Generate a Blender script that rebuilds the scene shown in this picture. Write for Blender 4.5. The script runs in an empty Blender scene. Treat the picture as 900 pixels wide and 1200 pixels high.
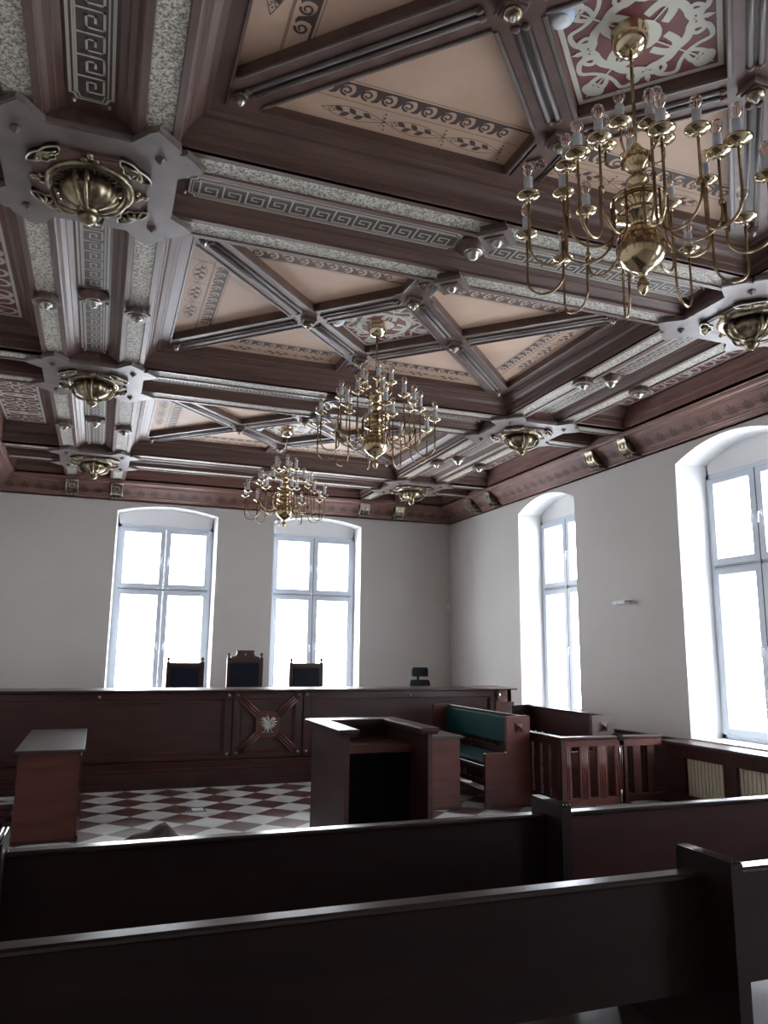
import bpy, math, random
from mathutils import Vector, Matrix
C = bpy.context.scene
COL = C.collection
PI = math.pi
random.seed(7)

# ---------------------------------------------------------------- camera
CAM_Z = 1.6
yaw, pitch, roll, FPX = -0.3531, 0.1811, 0.0112, 890.7
fw = Vector((-math.sin(yaw)*math.cos(pitch), math.cos(yaw)*math.cos(pitch), math.sin(pitch)))
r0 = Vector((math.cos(yaw), math.sin(yaw), 0)); u0 = r0.cross(fw)
rr = r0*math.cos(roll) + u0*math.sin(roll); uu = -r0*math.sin(roll) + u0*math.cos(roll)
cd = bpy.data.cameras.new('camera'); cam = bpy.data.objects.new('camera', cd); COL.objects.link(cam)
M4 = Matrix((rr, uu, -fw)).transposed().to_4x4(); M4.translation = (0, 0, CAM_Z)
cam.matrix_world = M4
cd.sensor_fit = 'VERTICAL'; cd.sensor_height = 24; cd.lens = FPX/1200*24; cd.clip_start = .02
C.camera = cam

# ---------------------------------------------------------------- world (overcast daylight)
SKY = 10.0
w = bpy.data.worlds.new('overcast_sky'); C.world = w; w.use_nodes = True
nt = w.node_tree; bg = nt.nodes['Background']
tc = nt.nodes.new('ShaderNodeTexCoord'); sep = nt.nodes.new('ShaderNodeSeparateXYZ')
cr = nt.nodes.new('ShaderNodeValToRGB')
nt.links.new(tc.outputs['Generated'], sep.inputs[0]); nt.links.new(sep.outputs['Z'], cr.inputs[0])
cr.color_ramp.elements[0].position = 0.0; cr.color_ramp.elements[0].color = (.88, .93, 1.0, 1)
cr.color_ramp.elements[1].position = 0.5; cr.color_ramp.elements[1].color = (.93, .97, 1.0, 1)
nt.links.new(cr.outputs[0], bg.inputs[0]); bg.inputs[1].default_value = SKY
C.view_settings.view_transform = 'Standard'; C.view_settings.look = 'None'
C.view_settings.gamma = 1; C.view_settings.use_curve_mapping = False
C.view_settings.exposure = 0.85
C.cycles.max_bounces = 9; C.cycles.diffuse_bounces = 6; C.cycles.glossy_bounces = 4
C.cycles.transparent_max_bounces = 12; C.cycles.transmission_bounces = 6
C.cycles.sample_clamp_indirect = 6

# ---------------------------------------------------------------- room dimensions
XL, XR = -.229, 4.611            # the two lengthwise beams
XC = (XL+XR)/2
YS = [-2.711, .773, 4.257, 7.741, 11.225]   # cross beams
Z0 = 4.235                       # underside of the beams
WX0, WX1, WY0, WY1 = -1.667, 6.049, -4.302, 12.816
ZW = 3.967                       # underside of the cornice

# ---------------------------------------------------------------- materials
def new_mat(name):
    m = bpy.data.materials.new(name); m.use_nodes = True
    return m, m.node_tree, m.node_tree.nodes['Principled BSDF']
def plain(name, col, rough=.5, metal=0, coat=0, spec=.5):
    m, t, b = new_mat(name)
    b.inputs['Base Color'].default_value = (*col, 1); b.inputs['Roughness'].default_value = rough
    b.inputs['Metallic'].default_value = metal; b.inputs['Coat Weight'].default_value = coat
    b.inputs['Specular IOR Level'].default_value = spec
    return m
def noisy(name, c1, c2, scale=(3, 3, 3), rough=.5, detail=4, bump=0, bdist=.01, metal=0, coat=0, rough2=None, spec=.5, bscale=None):
    m, t, b = new_mat(name); N, L = t.nodes, t.links
    tc = N.new('ShaderNodeTexCoord'); mp = N.new('ShaderNodeMapping'); nz = N.new('ShaderNodeTexNoise'); rp = N.new('ShaderNodeValToRGB')
    mp.inputs['Scale'].default_value = scale; nz.inputs['Scale'].default_value = 1; nz.inputs['Detail'].default_value = detail
    L.new(tc.outputs['Object'], mp.inputs[0]); L.new(mp.outputs[0], nz.inputs[0]); L.new(nz.outputs[0], rp.inputs[0])
    rp.color_ramp.elements[0].position = .32; rp.color_ramp.elements[0].color = (*c1, 1)
    rp.color_ramp.elements[1].position = .68; rp.color_ramp.elements[1].color = (*c2, 1)
    L.new(rp.outputs[0], b.inputs['Base Color'])
    b.inputs['Roughness'].default_value = rough; b.inputs['Metallic'].default_value = metal
    b.inputs['Coat Weight'].default_value = coat; b.inputs['Specular IOR Level'].default_value = spec
    if bump:
        bp = N.new('ShaderNodeBump'); bp.inputs['Strength'].default_value = bump; bp.inputs['Distance'].default_value = bdist
        src = nz
        if bscale:
            src = N.new('ShaderNodeTexNoise'); src.inputs['Scale'].default_value = bscale; src.inputs['Detail'].default_value = 2
            L.new(tc.outputs['Object'], src.inputs[0])
        L.new(src.outputs[0], bp.inputs['Height']); L.new(bp.outputs[0], b.inputs['Normal'])
    return m
WOOD_A, WOOD_B = (.090, .050, .041), (.145, .088, .072)
M = {}
M['ceil_x'] = noisy('ceiling_oak_along_x', WOOD_A, WOOD_B, (1.2, 22, 22), .42, 5, .15, .002, spec=.38)
M['ceil_y'] = noisy('ceiling_oak_along_y', WOOD_A, WOOD_B, (22, 1.2, 22), .42, 5, .15, .002, spec=.38)
M['ceil'] = noisy('ceiling_oak', WOOD_A, WOOD_B, (7, 7, 7), .42, 5, spec=.38)
M['plate'] = noisy('plate_oak', (.125, .10, .092), (.18, .148, .137), (6, 6, 6), .42, 5)
M['bead'] = plain('bead_dark', (.02, .013, .011), .5)
M['corn'] = noisy('cornice_oak', (.17, .085, .066), (.23, .12, .095), (3, 3, 20), .5, 5)
M['corn_dark'] = plain('cornice_stencil', (.11, .062, .056), .5)
M['beige'] = noisy('beige_panel', (.52, .35, .25), (.60, .42, .31), (2.5, 2.5, 2.5), .6, 4)
M['stencil'] = plain('stencil_brown', (.075, .052, .048), .6)
M['red'] = noisy('red_panel_paint', (.15, .040, .042), (.19, .055, .056), (6, 6, 6), .55)
M['white_sten'] = plain('white_stencil', (.58, .565, .49), .6)
M['key_light'] = plain('meander_light', (.50, .455, .39), .5)
M['key_dark'] = plain('meander_dark', (.062, .048, .042), .5)
# stucco: rough grained strip
m, t, b = new_mat('stucco'); N, L = t.nodes, t.links
tc = N.new('ShaderNodeTexCoord'); nz = N.new('ShaderNodeTexNoise'); nz.inputs['Scale'].default_value = 75; nz.inputs['Detail'].default_value = 2
rp = N.new('ShaderNodeValToRGB'); rp.color_ramp.elements[0].position = .38; rp.color_ramp.elements[0].color = (.17, .155, .125, 1)
rp.color_ramp.elements[1].position = .6; rp.color_ramp.elements[1].color = (.56, .53, .45, 1)
bp = N.new('ShaderNodeBump'); bp.inputs['Strength'].default_value = .8; bp.inputs['Distance'].default_value = .008
L.new(tc.outputs['Object'], nz.inputs[0]); L.new(nz.outputs[0], rp.inputs[0]); L.new(rp.outputs[0], b.inputs['Base Color'])
L.new(nz.outputs[0], bp.inputs['Height']); L.new(bp.outputs[0], b.inputs['Normal']); b.inputs['Roughness'].default_value = .55
M['stucco'] = m
M['bronze'] = noisy('old_bronze', (.16, .12, .075), (.42, .36, .25), (18, 18, 18), .32, 3, metal=1)
M['bronze_dark'] = plain('dark_bronze', (.07, .055, .04), .45, 1)
M['silver'] = plain('tarnished_silver', (.46, .44, .39), .3, 1)
M['pewter'] = plain('grey_pewter', (.50, .52, .48), .45, .6)
M['brass'] = noisy('polished_brass', (.50, .38, .22), (.76, .64, .44), (9, 9, 9), .16, 2, metal=1)
M['brass_tube'] = plain('brass_tube', (.42, .31, .19), .26, 1)
M['candle'] = plain('candle_sleeve', (.62, .66, .70), .5)
M['wall'] = noisy('wall_plaster', (.60, .575, .55), (.63, .605, .58), (1.2, 1.2, 1.2), .85, 3, .12, .003, bscale=60)
M['reveal'] = plain('white_plaster', (.80, .80, .80), .8)
M['pvc'] = plain('white_window_frame', (.66, .72, .80), .35)  # white frames with the daylight's blue tint put into their colour
M['gasket'] = plain('window_gasket', (.12, .13, .15), .6)
M['mah'] = noisy('mahogany', (.030, .0095, .0085), (.055, .018, .014), (2.5, 2.5, 14), .40, 5, .1, .001)
M['mah_h'] = noisy('mahogany_horizontal', (.030, .0095, .0085), (.055, .018, .014), (2, 14, 14), .28, 5)
M['mah_l'] = noisy('mahogany_reddish', (.075, .022, .017), (.12, .036, .026), (3, 3, 16), .36, 5)
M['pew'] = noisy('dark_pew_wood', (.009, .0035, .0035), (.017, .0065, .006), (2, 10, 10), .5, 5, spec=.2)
M['pew_edge'] = noisy('polished_pew_edge', (.014, .008, .008), (.024, .014, .013), (2, 10, 10), .2, 5, spec=.7)
M['seat_wood'] = noisy('pew_seat_wood', (.03, .022, .02), (.045, .032, .028), (2, 10, 10), .28, 5)
M['pew_lit'] = noisy('reddish_lit_pew_wood', (.034, .006, .006), (.052, .010, .009), (2, 12, 12), .5, 5, spec=.2)  # lit copy of the pew wood, reddish light put into its colour
M['top'] = noisy('desk_top_wood', (.04, .028, .028), (.07, .052, .05), (12, 2, 3), 0.34, 5, spec=.5)
M['black'] = plain('recess_shade_black', (.003, .003, .004), .9, spec=.1)  # shade of the witness stand's recess, put into a board's colour
M['green'] = noisy('green_upholstery', (.0015, .034, .036), (.003, .058, .058), (30, 30, 30), .75, spec=.15)
M['navy'] = plain('navy_leather', (.005, .006, .016), .6, spec=.2)
M['black_pl'] = plain('black_plastic', (.004, .005, .008), .7, spec=.1)
M['white_pl'] = plain('white_plastic', (.70, .72, .76), .35)
M['blue_pl'] = plain('bluish_white_plastic', (.55, .65, .78), .3)
M['steel'] = plain('brushed_steel', (.55, .55, .55), .3, 1)
M['cream'] = plain('cream_radiator', (.60, .56, .42), .5)
M['paper'] = noisy('brown_cloth', (.07, .05, .045), (.13, .10, .09), (12, 12, 12), .7)
M['bark'] = noisy('washed_out_bark', (.25, .24, .24), (.4, .4, .4), (8, 8, 8), .9)  # lightened so the overexposed daylight outside is in the bark colour
M['leaf'] = noisy('washed_out_leaves', (.35, .45, .42), (.5, .6, .6), (8, 8, 8), .8)  # leaf colour paled to carry the outdoor overexposure
# window glass (thin pane)
m, t, b = new_mat('window_glass'); N, L = t.nodes, t.links
tr = N.new('ShaderNodeBsdfTransparent'); gl = N.new('ShaderNodeBsdfGlossy'); mx = N.new('ShaderNodeMixShader'); fr = N.new('ShaderNodeFresnel')
gl.inputs['Roughness'].default_value = .02; fr.inputs['IOR'].default_value = 1.3
L.new(fr.outputs[0], mx.inputs[0]); L.new(tr.outputs[0], mx.inputs[1]); L.new(gl.outputs[0], mx.inputs[2])
L.new(mx.outputs[0], N['Material Output'].inputs[0]); M['glass'] = m
m, t, b = new_mat('bulb_glass'); N, L = t.nodes, t.links
tr = N.new('ShaderNodeBsdfTransparent'); gl = N.new('ShaderNodeBsdfGlossy'); mx = N.new('ShaderNodeMixShader'); fr = N.new('ShaderNodeLayerWeight')
tr.inputs[0].default_value = (.93, .86, .82, 1); gl.inputs['Roughness'].default_value = .08; fr.inputs[0].default_value = .62
L.new(fr.outputs['Facing'], mx.inputs[0]); L.new(tr.outputs[0], mx.inputs[1]); L.new(gl.outputs[0], mx.inputs[2])
L.new(mx.outputs[0], N['Material Output'].inputs[0]); M['bulb'] = m
M['filament'] = plain('orange_filament', (.62, .36, .24), .5)
# floor tiles: diamonds
m, t, b = new_mat('floor_tiles'); N, L = t.nodes, t.links
tc = N.new('ShaderNodeTexCoord'); mp = N.new('ShaderNodeMapping'); ck = N.new('ShaderNodeTexChecker')
TS = .465/math.sqrt(2)
mp.vector_type = 'TEXTURE'; mp.inputs['Rotation'].default_value = (0, 0, PI/4)
mp.inputs['Location'].default_value = (.41, 8.805+TS*math.sqrt(2)/2, 0.005); mp.inputs['Scale'].default_value = (TS, TS, TS)
ck.inputs['Scale'].default_value = 1.0
ck.inputs['Color1'].default_value = (.13, .06, .052, 1); ck.inputs['Color2'].default_value = (.70, .74, .74, 1)
nz = N.new('ShaderNodeTexNoise'); nz.inputs['Scale'].default_value = 5; nz.inputs['Detail'].default_value = 6
mx = N.new('ShaderNodeMixRGB'); mx.blend_type = 'MULTIPLY'; mx.inputs[0].default_value = .35
L.new(tc.outputs['Object'], mp.inputs[0]); L.new(mp.outputs[0], ck.inputs[0]); L.new(tc.outputs['Object'], nz.inputs[0])
L.new(ck.outputs[0], mx.inputs[1]); L.new(nz.outputs[0], mx.inputs[2]); L.new(mx.outputs[0], b.inputs['Base Color'])
b.inputs['Roughness'].default_value = .33; b.inputs['Specular IOR Level'].default_value = .8; M['floor'] = m

# ---------------------------------------------------------------- mesh helpers
class MB:
    def __init__(s): s.v = []; s.f = []; s.mi = []; s.sm = []; s.mats = []
    def _m(s, mat):
        if mat not in s.mats: s.mats.append(mat)
        return s.mats.index(mat)
    def add(s, vs, fs, mat, smooth=False):
        o = len(s.v); k = s._m(mat); s.v += [tuple(v) for v in vs]
        for f in fs: s.f.append([i+o for i in f]); s.mi.append(k); s.sm.append(smooth)
        return s
    def box(s, x0, x1, y0, y1, z0, z1, mat, bev=0):
        if bev:
            b = bev; vs = []; 
            for z, i in ((z0, b), (z0+b, 0), (z1-b, 0), (z1, b)):
                vs += [(x0+i, y0+i, z), (x1-i, y0+i, z), (x1-i, y1-i, z), (x0+i, y1-i, z)]
            fs = [(3, 2, 1, 0), (12, 13, 14, 15)]
            for k in range(3):
                for j in range(4): a = k*4+j; c = k*4+(j+1) % 4; fs.append((a, c, c+4, a+4))
            return s.add(vs, fs, mat)
        vs = [(x0, y0, z0), (x1, y0, z0), (x1, y1, z0), (x0, y1, z0), (x0, y0, z1), (x1, y0, z1), (x1, y1, z1), (x0, y1, z1)]
        return s.add(vs, [(3, 2, 1, 0), (4, 5, 6, 7), (0, 1, 5, 4), (1, 2, 6, 5), (2, 3, 7, 6), (3, 0, 4, 7)], mat)
    def prism(s, pts, z0, z1, mat, tf=None):
        """polygon pts (u,v) extruded z0..z1; tf maps (u,v,w)->xyz"""
        n = len(pts); tf = tf or (lambda u, v, w: (u, v, w))
        vs = [tf(u, v, z0) for u, v in pts]+[tf(u, v, z1) for u, v in pts]
        fs = [tuple(range(n-1, -1, -1)), tuple(range(n, 2*n))]+[(i, (i+1) % n, n+(i+1) % n, n+i) for i in range(n)]
        return s.add(vs, fs, mat)
    def poly(s, pts3, mat): return s.add(pts3, [tuple(range(len(pts3)))], mat)
    def lathe(s, prof, mat, c=(0, 0, 0), n=20, smooth=True, sx=1, sy=1, ribs=0, ribd=0):
        vs = []
        for r, z in prof:
            for k in range(n):
                a = 2*PI*k/n; q = r*(1+(ribd*abs(math.cos(ribs*a/2)) if ribs else 0))
                vs.append((c[0]+q*sx*math.cos(a), c[1]+q*sy*math.sin(a), c[2]+z))
        fs = [(i*n+k, i*n+(k+1) % n, (i+1)*n+(k+1) % n, (i+1)*n+k) for i in range(len(prof)-1) for k in range(n)]
        fs += [tuple(range(n-1, -1, -1)), tuple((len(prof)-1)*n+k for k in range(n))]
        return s.add(vs, fs, mat, smooth)
    def tube(s, path, r, mat, n=8, cap=True):
        P = [Vector(p) for p in path]; m = len(P); rs = r if isinstance(r, (list, tuple)) else [r]*m
        vs = []; ref = None
        for i in range(m):
            d = (P[min(i+1, m-1)]-P[max(i-1, 0)]).normalized()
            if ref is None: ref = Vector((0, 0, 1)) if abs(d.z) < .9 else Vector((1, 0, 0))
            a = (ref-d*ref.dot(d)).normalized(); b = d.cross(a); ref = a
            for k in range(n):
                t = 2*PI*k/n; vs.append(P[i]+(a*math.cos(t)+b*math.sin(t))*rs[i])
        fs = [(i*n+k, i*n+(k+1) % n, (i+1)*n+(k+1) % n, (i+1)*n+k) for i in range(m-1) for k in range(n)]
        if cap: fs += [tuple(range(n-1, -1, -1)), tuple((m-1)*n+k for k in range(n))]
        return s.add(vs, fs, mat, True)
    def stroke(s, pts, wid, mat, tf, w=0, closed=False):
        """flat ribbon along 2-D pts"""
        m = len(pts); vs = []
        for i in range(m):
            if closed: a, b = pts[i-1], pts[(i+1) % m]
            else: a, b = pts[max(i-1, 0)], pts[min(i+1, m-1)]
            dx, dy = b[0]-a[0], b[1]-a[1]; l = math.hypot(dx, dy) or 1
            h = (wid(i/(m-1)) if callable(wid) else wid)/2
            vs += [tf(pts[i][0]-dy/l*h, pts[i][1]+dx/l*h, w), tf(pts[i][0]+dy/l*h, pts[i][1]-dx/l*h, w)]
        q = m if closed else m-1
        return s.add(vs, [(2*i, 2*i+1, (2*i+3) % (2*m), (2*i+2) % (2*m)) for i in range(q)], mat)
    def rings(s, rects, mat, skip_last=True):
        """rects: list of (x0,x1,y0,y1,z) loops joined in sequence"""
        vs = []
        for x0, x1, y0, y1, z in rects: vs += [(x0, y0, z), (x1, y0, z), (x1, y1, z), (x0, y1, z)]
        fs = [(i*4+j, i*4+(j+1) % 4, i*4+4+(j+1) % 4, i*4+4+j) for i in range(len(rects)-1) for j in range(4)]
        return s.add(vs, fs, mat)
    def build(s, name, parent=None, loc=None):
        me = bpy.data.meshes.new(name); me.from_pydata(s.v, [], s.f)
        for x in s.mats: me.materials.append(M[x])
        me.polygons.foreach_set('material_index', s.mi); me.polygons.foreach_set('use_smooth', s.sm); me.update()
        o = bpy.data.objects.new(name, me); COL.objects.link(o)
        if parent: o.parent = parent
        if loc: o.location = loc
        return o
def cr2(pts, k=6, closed=False):
    n = len(pts); out = []
    rng = range(n) if closed else range(n-1)
    for i in rng:
        g = (lambda j: pts[j % n]) if closed else (lambda j: pts[min(max(j, 0), n-1)])
        p0, p1, p2, p3 = g(i-1), g(i), g(i+1), g(i+2)
        for q in range(k):
            t = q/k
            out.append(tuple(.5*(2*p1[d]+(p2[d]-p0[d])*t+(2*p0[d]-5*p1[d]+4*p2[d]-p3[d])*t*t+(3*p1[d]-p0[d]-3*p2[d]+p3[d])*t**3) for d in range(len(p1))))
    if not closed: out.append(tuple(pts[-1]))
    return out
def clip(poly, a, b, c):
    """keep a*x+b*y<=c"""
    out = []
    for i in range(len(poly)):
        p, q = poly[i-1], poly[i]; dp, dq = a*p[0]+b*p[1]-c, a*q[0]+b*q[1]-c
        if (dp <= 0) != (dq <= 0):
            t = dp/(dp-dq); out.append((p[0]+(q[0]-p[0])*t, p[1]+(q[1]-p[1])*t))
        if dq <= 0: out.append(q)
    return out
def inside(poly, x, y, mrg=0):
    n = len(poly); A = sum(poly[i-1][0]*poly[i][1]-poly[i][0]*poly[i-1][1] for i in range(n)); sg = 1 if A > 0 else -1
    for i in range(n):
        p, q = poly[i-1], poly[i]; dx, dy = q[0]-p[0], q[1]-p[1]; l = math.hypot(dx, dy)
        if l < 1e-6: continue
        if sg*(dx*(y-p[1])-dy*(x-p[0]))/l < mrg: return False
    return True
def tag(o, label=None, cat=None, group=None, kind=None):
    if label: o['label'] = label
    if cat: o['category'] = cat
    if group: o['group'] = group
    if kind: o['kind'] = kind
    return o
def empty(name, loc=(0, 0, 0), rz=0, parent=None):
    o = bpy.data.objects.new(name, None); COL.objects.link(o); o.location = loc; o.rotation_euler = (0, 0, rz)
    o.empty_display_size = .1
    if parent: o.parent = parent
    return o
def copy_tree(o, parent=None):
    c = o.copy(); COL.objects.link(c); c.parent = parent
    for ch in list(o.children): copy_tree(ch, c)
    return c

# ================================================================ SHELL
f = MB(); f.box(WX0-.5, WX1+.5, WY0-.5, WY1+.5, -.1, 0, 'floor'); tag(f.build('floor'), kind='structure')

def wall(name, axis, pos, out, u0, u1, openings, z1=Z0+.35):
    """axis 'y': plane y=pos, u is x; axis 'x': plane x=pos, u is y. out=+1/-1 outward. openings: (ua, ub, zs, zspring, zapex, depth, splay)"""
    b = MB()
    P = (lambda u, z, d=0: (u, pos+out*d, z)) if axis == 'y' else (lambda u, z, d=0: (pos+out*d, u, z))
    cur = u0
    for (a, c, zs, zp, za, dep, sp) in sorted(openings):
        b.poly([P(cur, 0), P(a, 0), P(a, z1), P(cur, z1)], 'wall')
        b.poly([P(a, 0), P(c, 0), P(c, zs), P(a, zs)], 'wall')
        n = 14; arch = []
        for k in range(n+1):
            t = k/n; arch.append((a+(c-a)*t, zp+(za-zp)*(1-(2*t-1)**2)))
        cx = (a+c)/2; sc = 1-2*sp/(c-a)
        o2 = [(cx+(u-cx)*sc, z) for u, z in arch]
        for k in range(n):
            (ua, za1), (ub, zb1) = arch[k], arch[k+1]
            b.poly([P(ua, za1), P(ub, zb1), P(ub, z1), P(ua, z1)], 'wall')
            b.poly([P(ua, za1), P(ub, zb1), P(o2[k+1][0], o2[k+1][1], dep), P(o2[k][0], o2[k][1], dep)], 'reveal')
        for (ui, uo) in ((a, o2[0][0]), (c, o2[-1][0])):
            b.poly([P(ui, zs), P(ui, zp), P(uo, zp, dep), P(uo, zs, dep)], 'reveal')
        b.poly([P(a, zs), P(c, zs), P(o2[-1][0], zs, dep), P(o2[0][0], zs, dep)], 'reveal')
        # outer part of the jambs beyond the frame, down to the outside face
        ua, uc = o2[0][0]+.03, o2[-1][0]-.03; ft = WIN_TOP
        b.poly([P(o2[0][0], zs, dep), P(ua, zs, dep), P(ua, ft, dep), P(o2[0][0], zp, dep)], 'reveal')
        b.poly([P(o2[-1][0], zs, dep), P(uc, zs, dep), P(uc, ft, dep), P(o2[-1][0], zp, dep)], 'reveal')
        # lunette above the frame
        top = [(u, z) for u, z in o2]
        b.add([P(u, z, dep) for u, z in top]+[P(u, ft, dep) for u, z in top], [(i, i+1, n+2+i, n+1+i) for i in range(n)], 'reveal')
        for (q, r) in (((ua, zs), (ua, ft)), ((uc, zs), (uc, ft)), ((ua, ft), (uc, ft)), ((ua, zs), (uc, zs))):
            b.poly([P(q[0], q[1], dep), P(r[0], r[1], dep), P(r[0], r[1], dep+.22), P(q[0], q[1], dep+.22)], 'reveal')
        cur = c
    b.poly([P(cur, 0), P(u1, 0), P(u1, z1), P(cur, z1)], 'wall')
    o = b.build(name); tag(o, kind='structure'); return o
WIN_TOP = 3.62; SILL = .715
wins_back = [(.14, 1.748), (2.705, 4.292)]
wins_right = [(8.79, 10.31), (5.235, 6.79), (1.70, 3.25), (-1.85, -.30)]
wall('wall_back', 'y', WY1, 1, WX0, WX1, [(a, c, SILL, 3.79, 3.90, .30, .03) for a, c in wins_back])
wall('wall_right', 'x', WX1, 1, WY0, WY1, [(a, c, SILL, 3.74, 3.92, .38, .07) for a, c in wins_right])
wall('wall_left', 'x', WX0, -1, WY0, WY1, [])
wall('wall_rear', 'y', WY0, -1, WX0, WX1, [])

# ---- windows
def window(idx, axis, pos, a, c, dep, portal=True, bar=True):
    root = empty('window_%d' % idx, ((a+c)/2, pos+dep, SILL) if axis == 'y' else (pos+dep, (a+c)/2, SILL), 0 if axis == 'y' else -PI/2)
    tag(root, kind='structure')
    W = (c-a)/2; H = WIN_TOP-SILL; T = 2.56-SILL   # local: x across, y outwards, z up
    g = MB(); fw_ = .055
    g.box(-W, -W+fw_, -.02, .07, 0, H, 'pvc', .006); g.box(W-fw_, W, -.02, .07, 0, H, 'pvc', .006)
    g.box(-W, W, -.02, .07, 0, .05, 'pvc', .006); g.box(-W, W, -.02, .07, H-fw_, H, 'pvc', .006)
    g.box(-W, W, -.015, .07, T-.02, T+.02, 'pvc', .006); g.box(-W+.05, W-.05, -.019, -.01, T-.004, T+.004, 'gasket')
    g.box(-.006, .006, -.036, -.02, .05, H-.05, 'gasket')
    g.build('window_frame', root)
    for sx in (-1, 1):
        for (z0, z1, low) in ((.045, T-.02, 1), (T+.02, H-.05, 0)):
            x0, x1 = (.008, W-.045) if sx > 0 else (-W+.045, -.008)
            s = MB(); q = .075
            s.box(x0, x0+q, -.035, .04, z0, z1, 'pvc', .008); s.box(x1-q, x1, -.035, .04, z0, z1, 'pvc', .008)
            s.box(x0+q, x1-q, -.034, .04, z0, z0+q, 'pvc', .008); s.box(x0+q, x1-q, -.034, .04, z1-q, z1, 'pvc', .008)
            so = s.build('sash', root)
            p = MB(); p.poly([(x0+q, .01, z0+q), (x1-q, .01, z0+q), (x1-q, .01, z1-q), (x0+q, .01, z1-q)], 'glass'); p.build('pane', so)
            if low and bar:
                s = MB(); s.box(x0+q, x1-q, .012, .024, .875, .889, 'pvc'); s.build('glazing_bar', so)
            hz = z0+(z1-z0)*(.52 if low else .50); hx = sx*.045
            h = MB(); h.box(hx-.014, hx+.014, -.045, -.035, hz-.035, hz+.035, 'white_pl', .003)
            h.tube([(hx, -.045, hz), (hx, -.075, hz), (hx, -.078, hz-.012), (hx, -.078, hz-.11)], .009, 'white_pl')
            h.build('window_handle', so)
    if portal:
        ld = bpy.data.lights.new('sky_portal', 'AREA'); ld.shape = 'RECTANGLE'; ld.size = 2*W; ld.size_y = H; ld.cycles.is_portal = True
        lo = bpy.data.objects.new('sky_portal', ld); COL.objects.link(lo)
        lo.location = root.location + Vector((0, 0, H/2)) + (Vector((0, .2, 0)) if axis == 'y' else Vector((.2, 0, 0)))
        lo.rotation_euler = (-PI/2, 0, 0) if axis == 'y' else (0, PI/2, 0)
    return root
k = 1
for a, c in wins_back: window(k, 'y', WY1, a+.03, c-.03, .30+.004); k += 1
for a, c in wins_right: window(k, 'x', WX1, a+.07, c-.07, .38+.004, bar=False); k += 1

# ================================================================ CEILING
top = MB(); top.box(WX0-.5, WX1+.5, WY0-.5, WY1+.5, Z0+.36, Z0+.46, 'ceil'); ceiling = top.build('ceiling'); tag(ceiling, kind='structure')
RO, RI = .44, .225      # outer / inner half width of a beam (a pair of ribs)

def beam(axis, cpos, s0, s1, name='beam', full=True, boss=True):
    """beam segment along axis between s0 and s1 (already clear of plates); cpos = centre in other axis"""
    wood = 'ceil_y' if axis == 'y' else 'ceil_x'
    P = (lambda a, s, z: (cpos+a, s, Z0+z)) if axis == 'y' else (lambda a, s, z: (s, cpos+a, Z0+z))
    b = MB()
    def strip(prof, mat, e0=s0, e1=s1):
        for (a0, z0), (a1, z1) in zip(prof[:-1], prof[1:]):
            b.poly([P(a0, e0, z0), P(a0, e1, z0), P(a1, e1, z1), P(a1, e0, z1)], mat)
    for sg in (-1, 1):
        # underside of the rib: frame, recessed stucco
        strip([(sg*RO, 0), (sg*(RO-.036), 0), (sg*(RO-.040), .012)], wood)
        strip([(sg*(RI+.040), .012), (sg*(RI+.036), 0), (sg*RI, 0)], wood)
        strip([(sg*(RO-.040), .012), (sg*(RI+.040), .012)], 'stucco')
        # inner side wall of the recess up to the meander board
        if full:
            strip([(sg*RI, 0), (sg*RI, .018), (sg*(RI-.010), .024), (sg*(RI-.030), .048), (sg*(RI-.060), .060), (sg*(RI-.064), .070), (sg*(RI-.10), .088)], wood)
        else:
            strip([(sg*RI, 0), (sg*RI, .025), (sg*(RI-.012), .035), (sg*(RI-.012), .22)], wood)
        # outer cheek, hidden top
        strip([(sg*RO, 0), (sg*RO, .03)], wood)
    strip([(-RI, .092 if full else .22), (RI, .092 if full else .22)], wood)
    for e in (s0, s1):
        b.poly([P(-RI, e, 0), P(RI, e, 0), P(RI, e, .10 if full else .22), P(-RI, e, .10 if full else .22)], wood)
        for sg in (-1, 1):
            b.poly([P(sg*RI, e, 0), P(sg*RO, e, 0), P(sg*RO, e, .03), P(sg*RI, e, .03)], wood)
    # cross frame strips closing the stucco at the ends
    for sg in (-1, 1):
        for e, d in ((s0, 1), (s1, -1)):
            lo, hi = sorted((e, e+d*.05))
            b.poly([P(sg*RI, lo, -.001), P(sg*RI, hi, -.001), P(sg*RO, hi, -.001), P(sg*RO, lo, -.001)], wood)
    o = b.build(name, ceiling)
    if full: meander(o, P, s0+.10, s1-.10)
    return o

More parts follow.
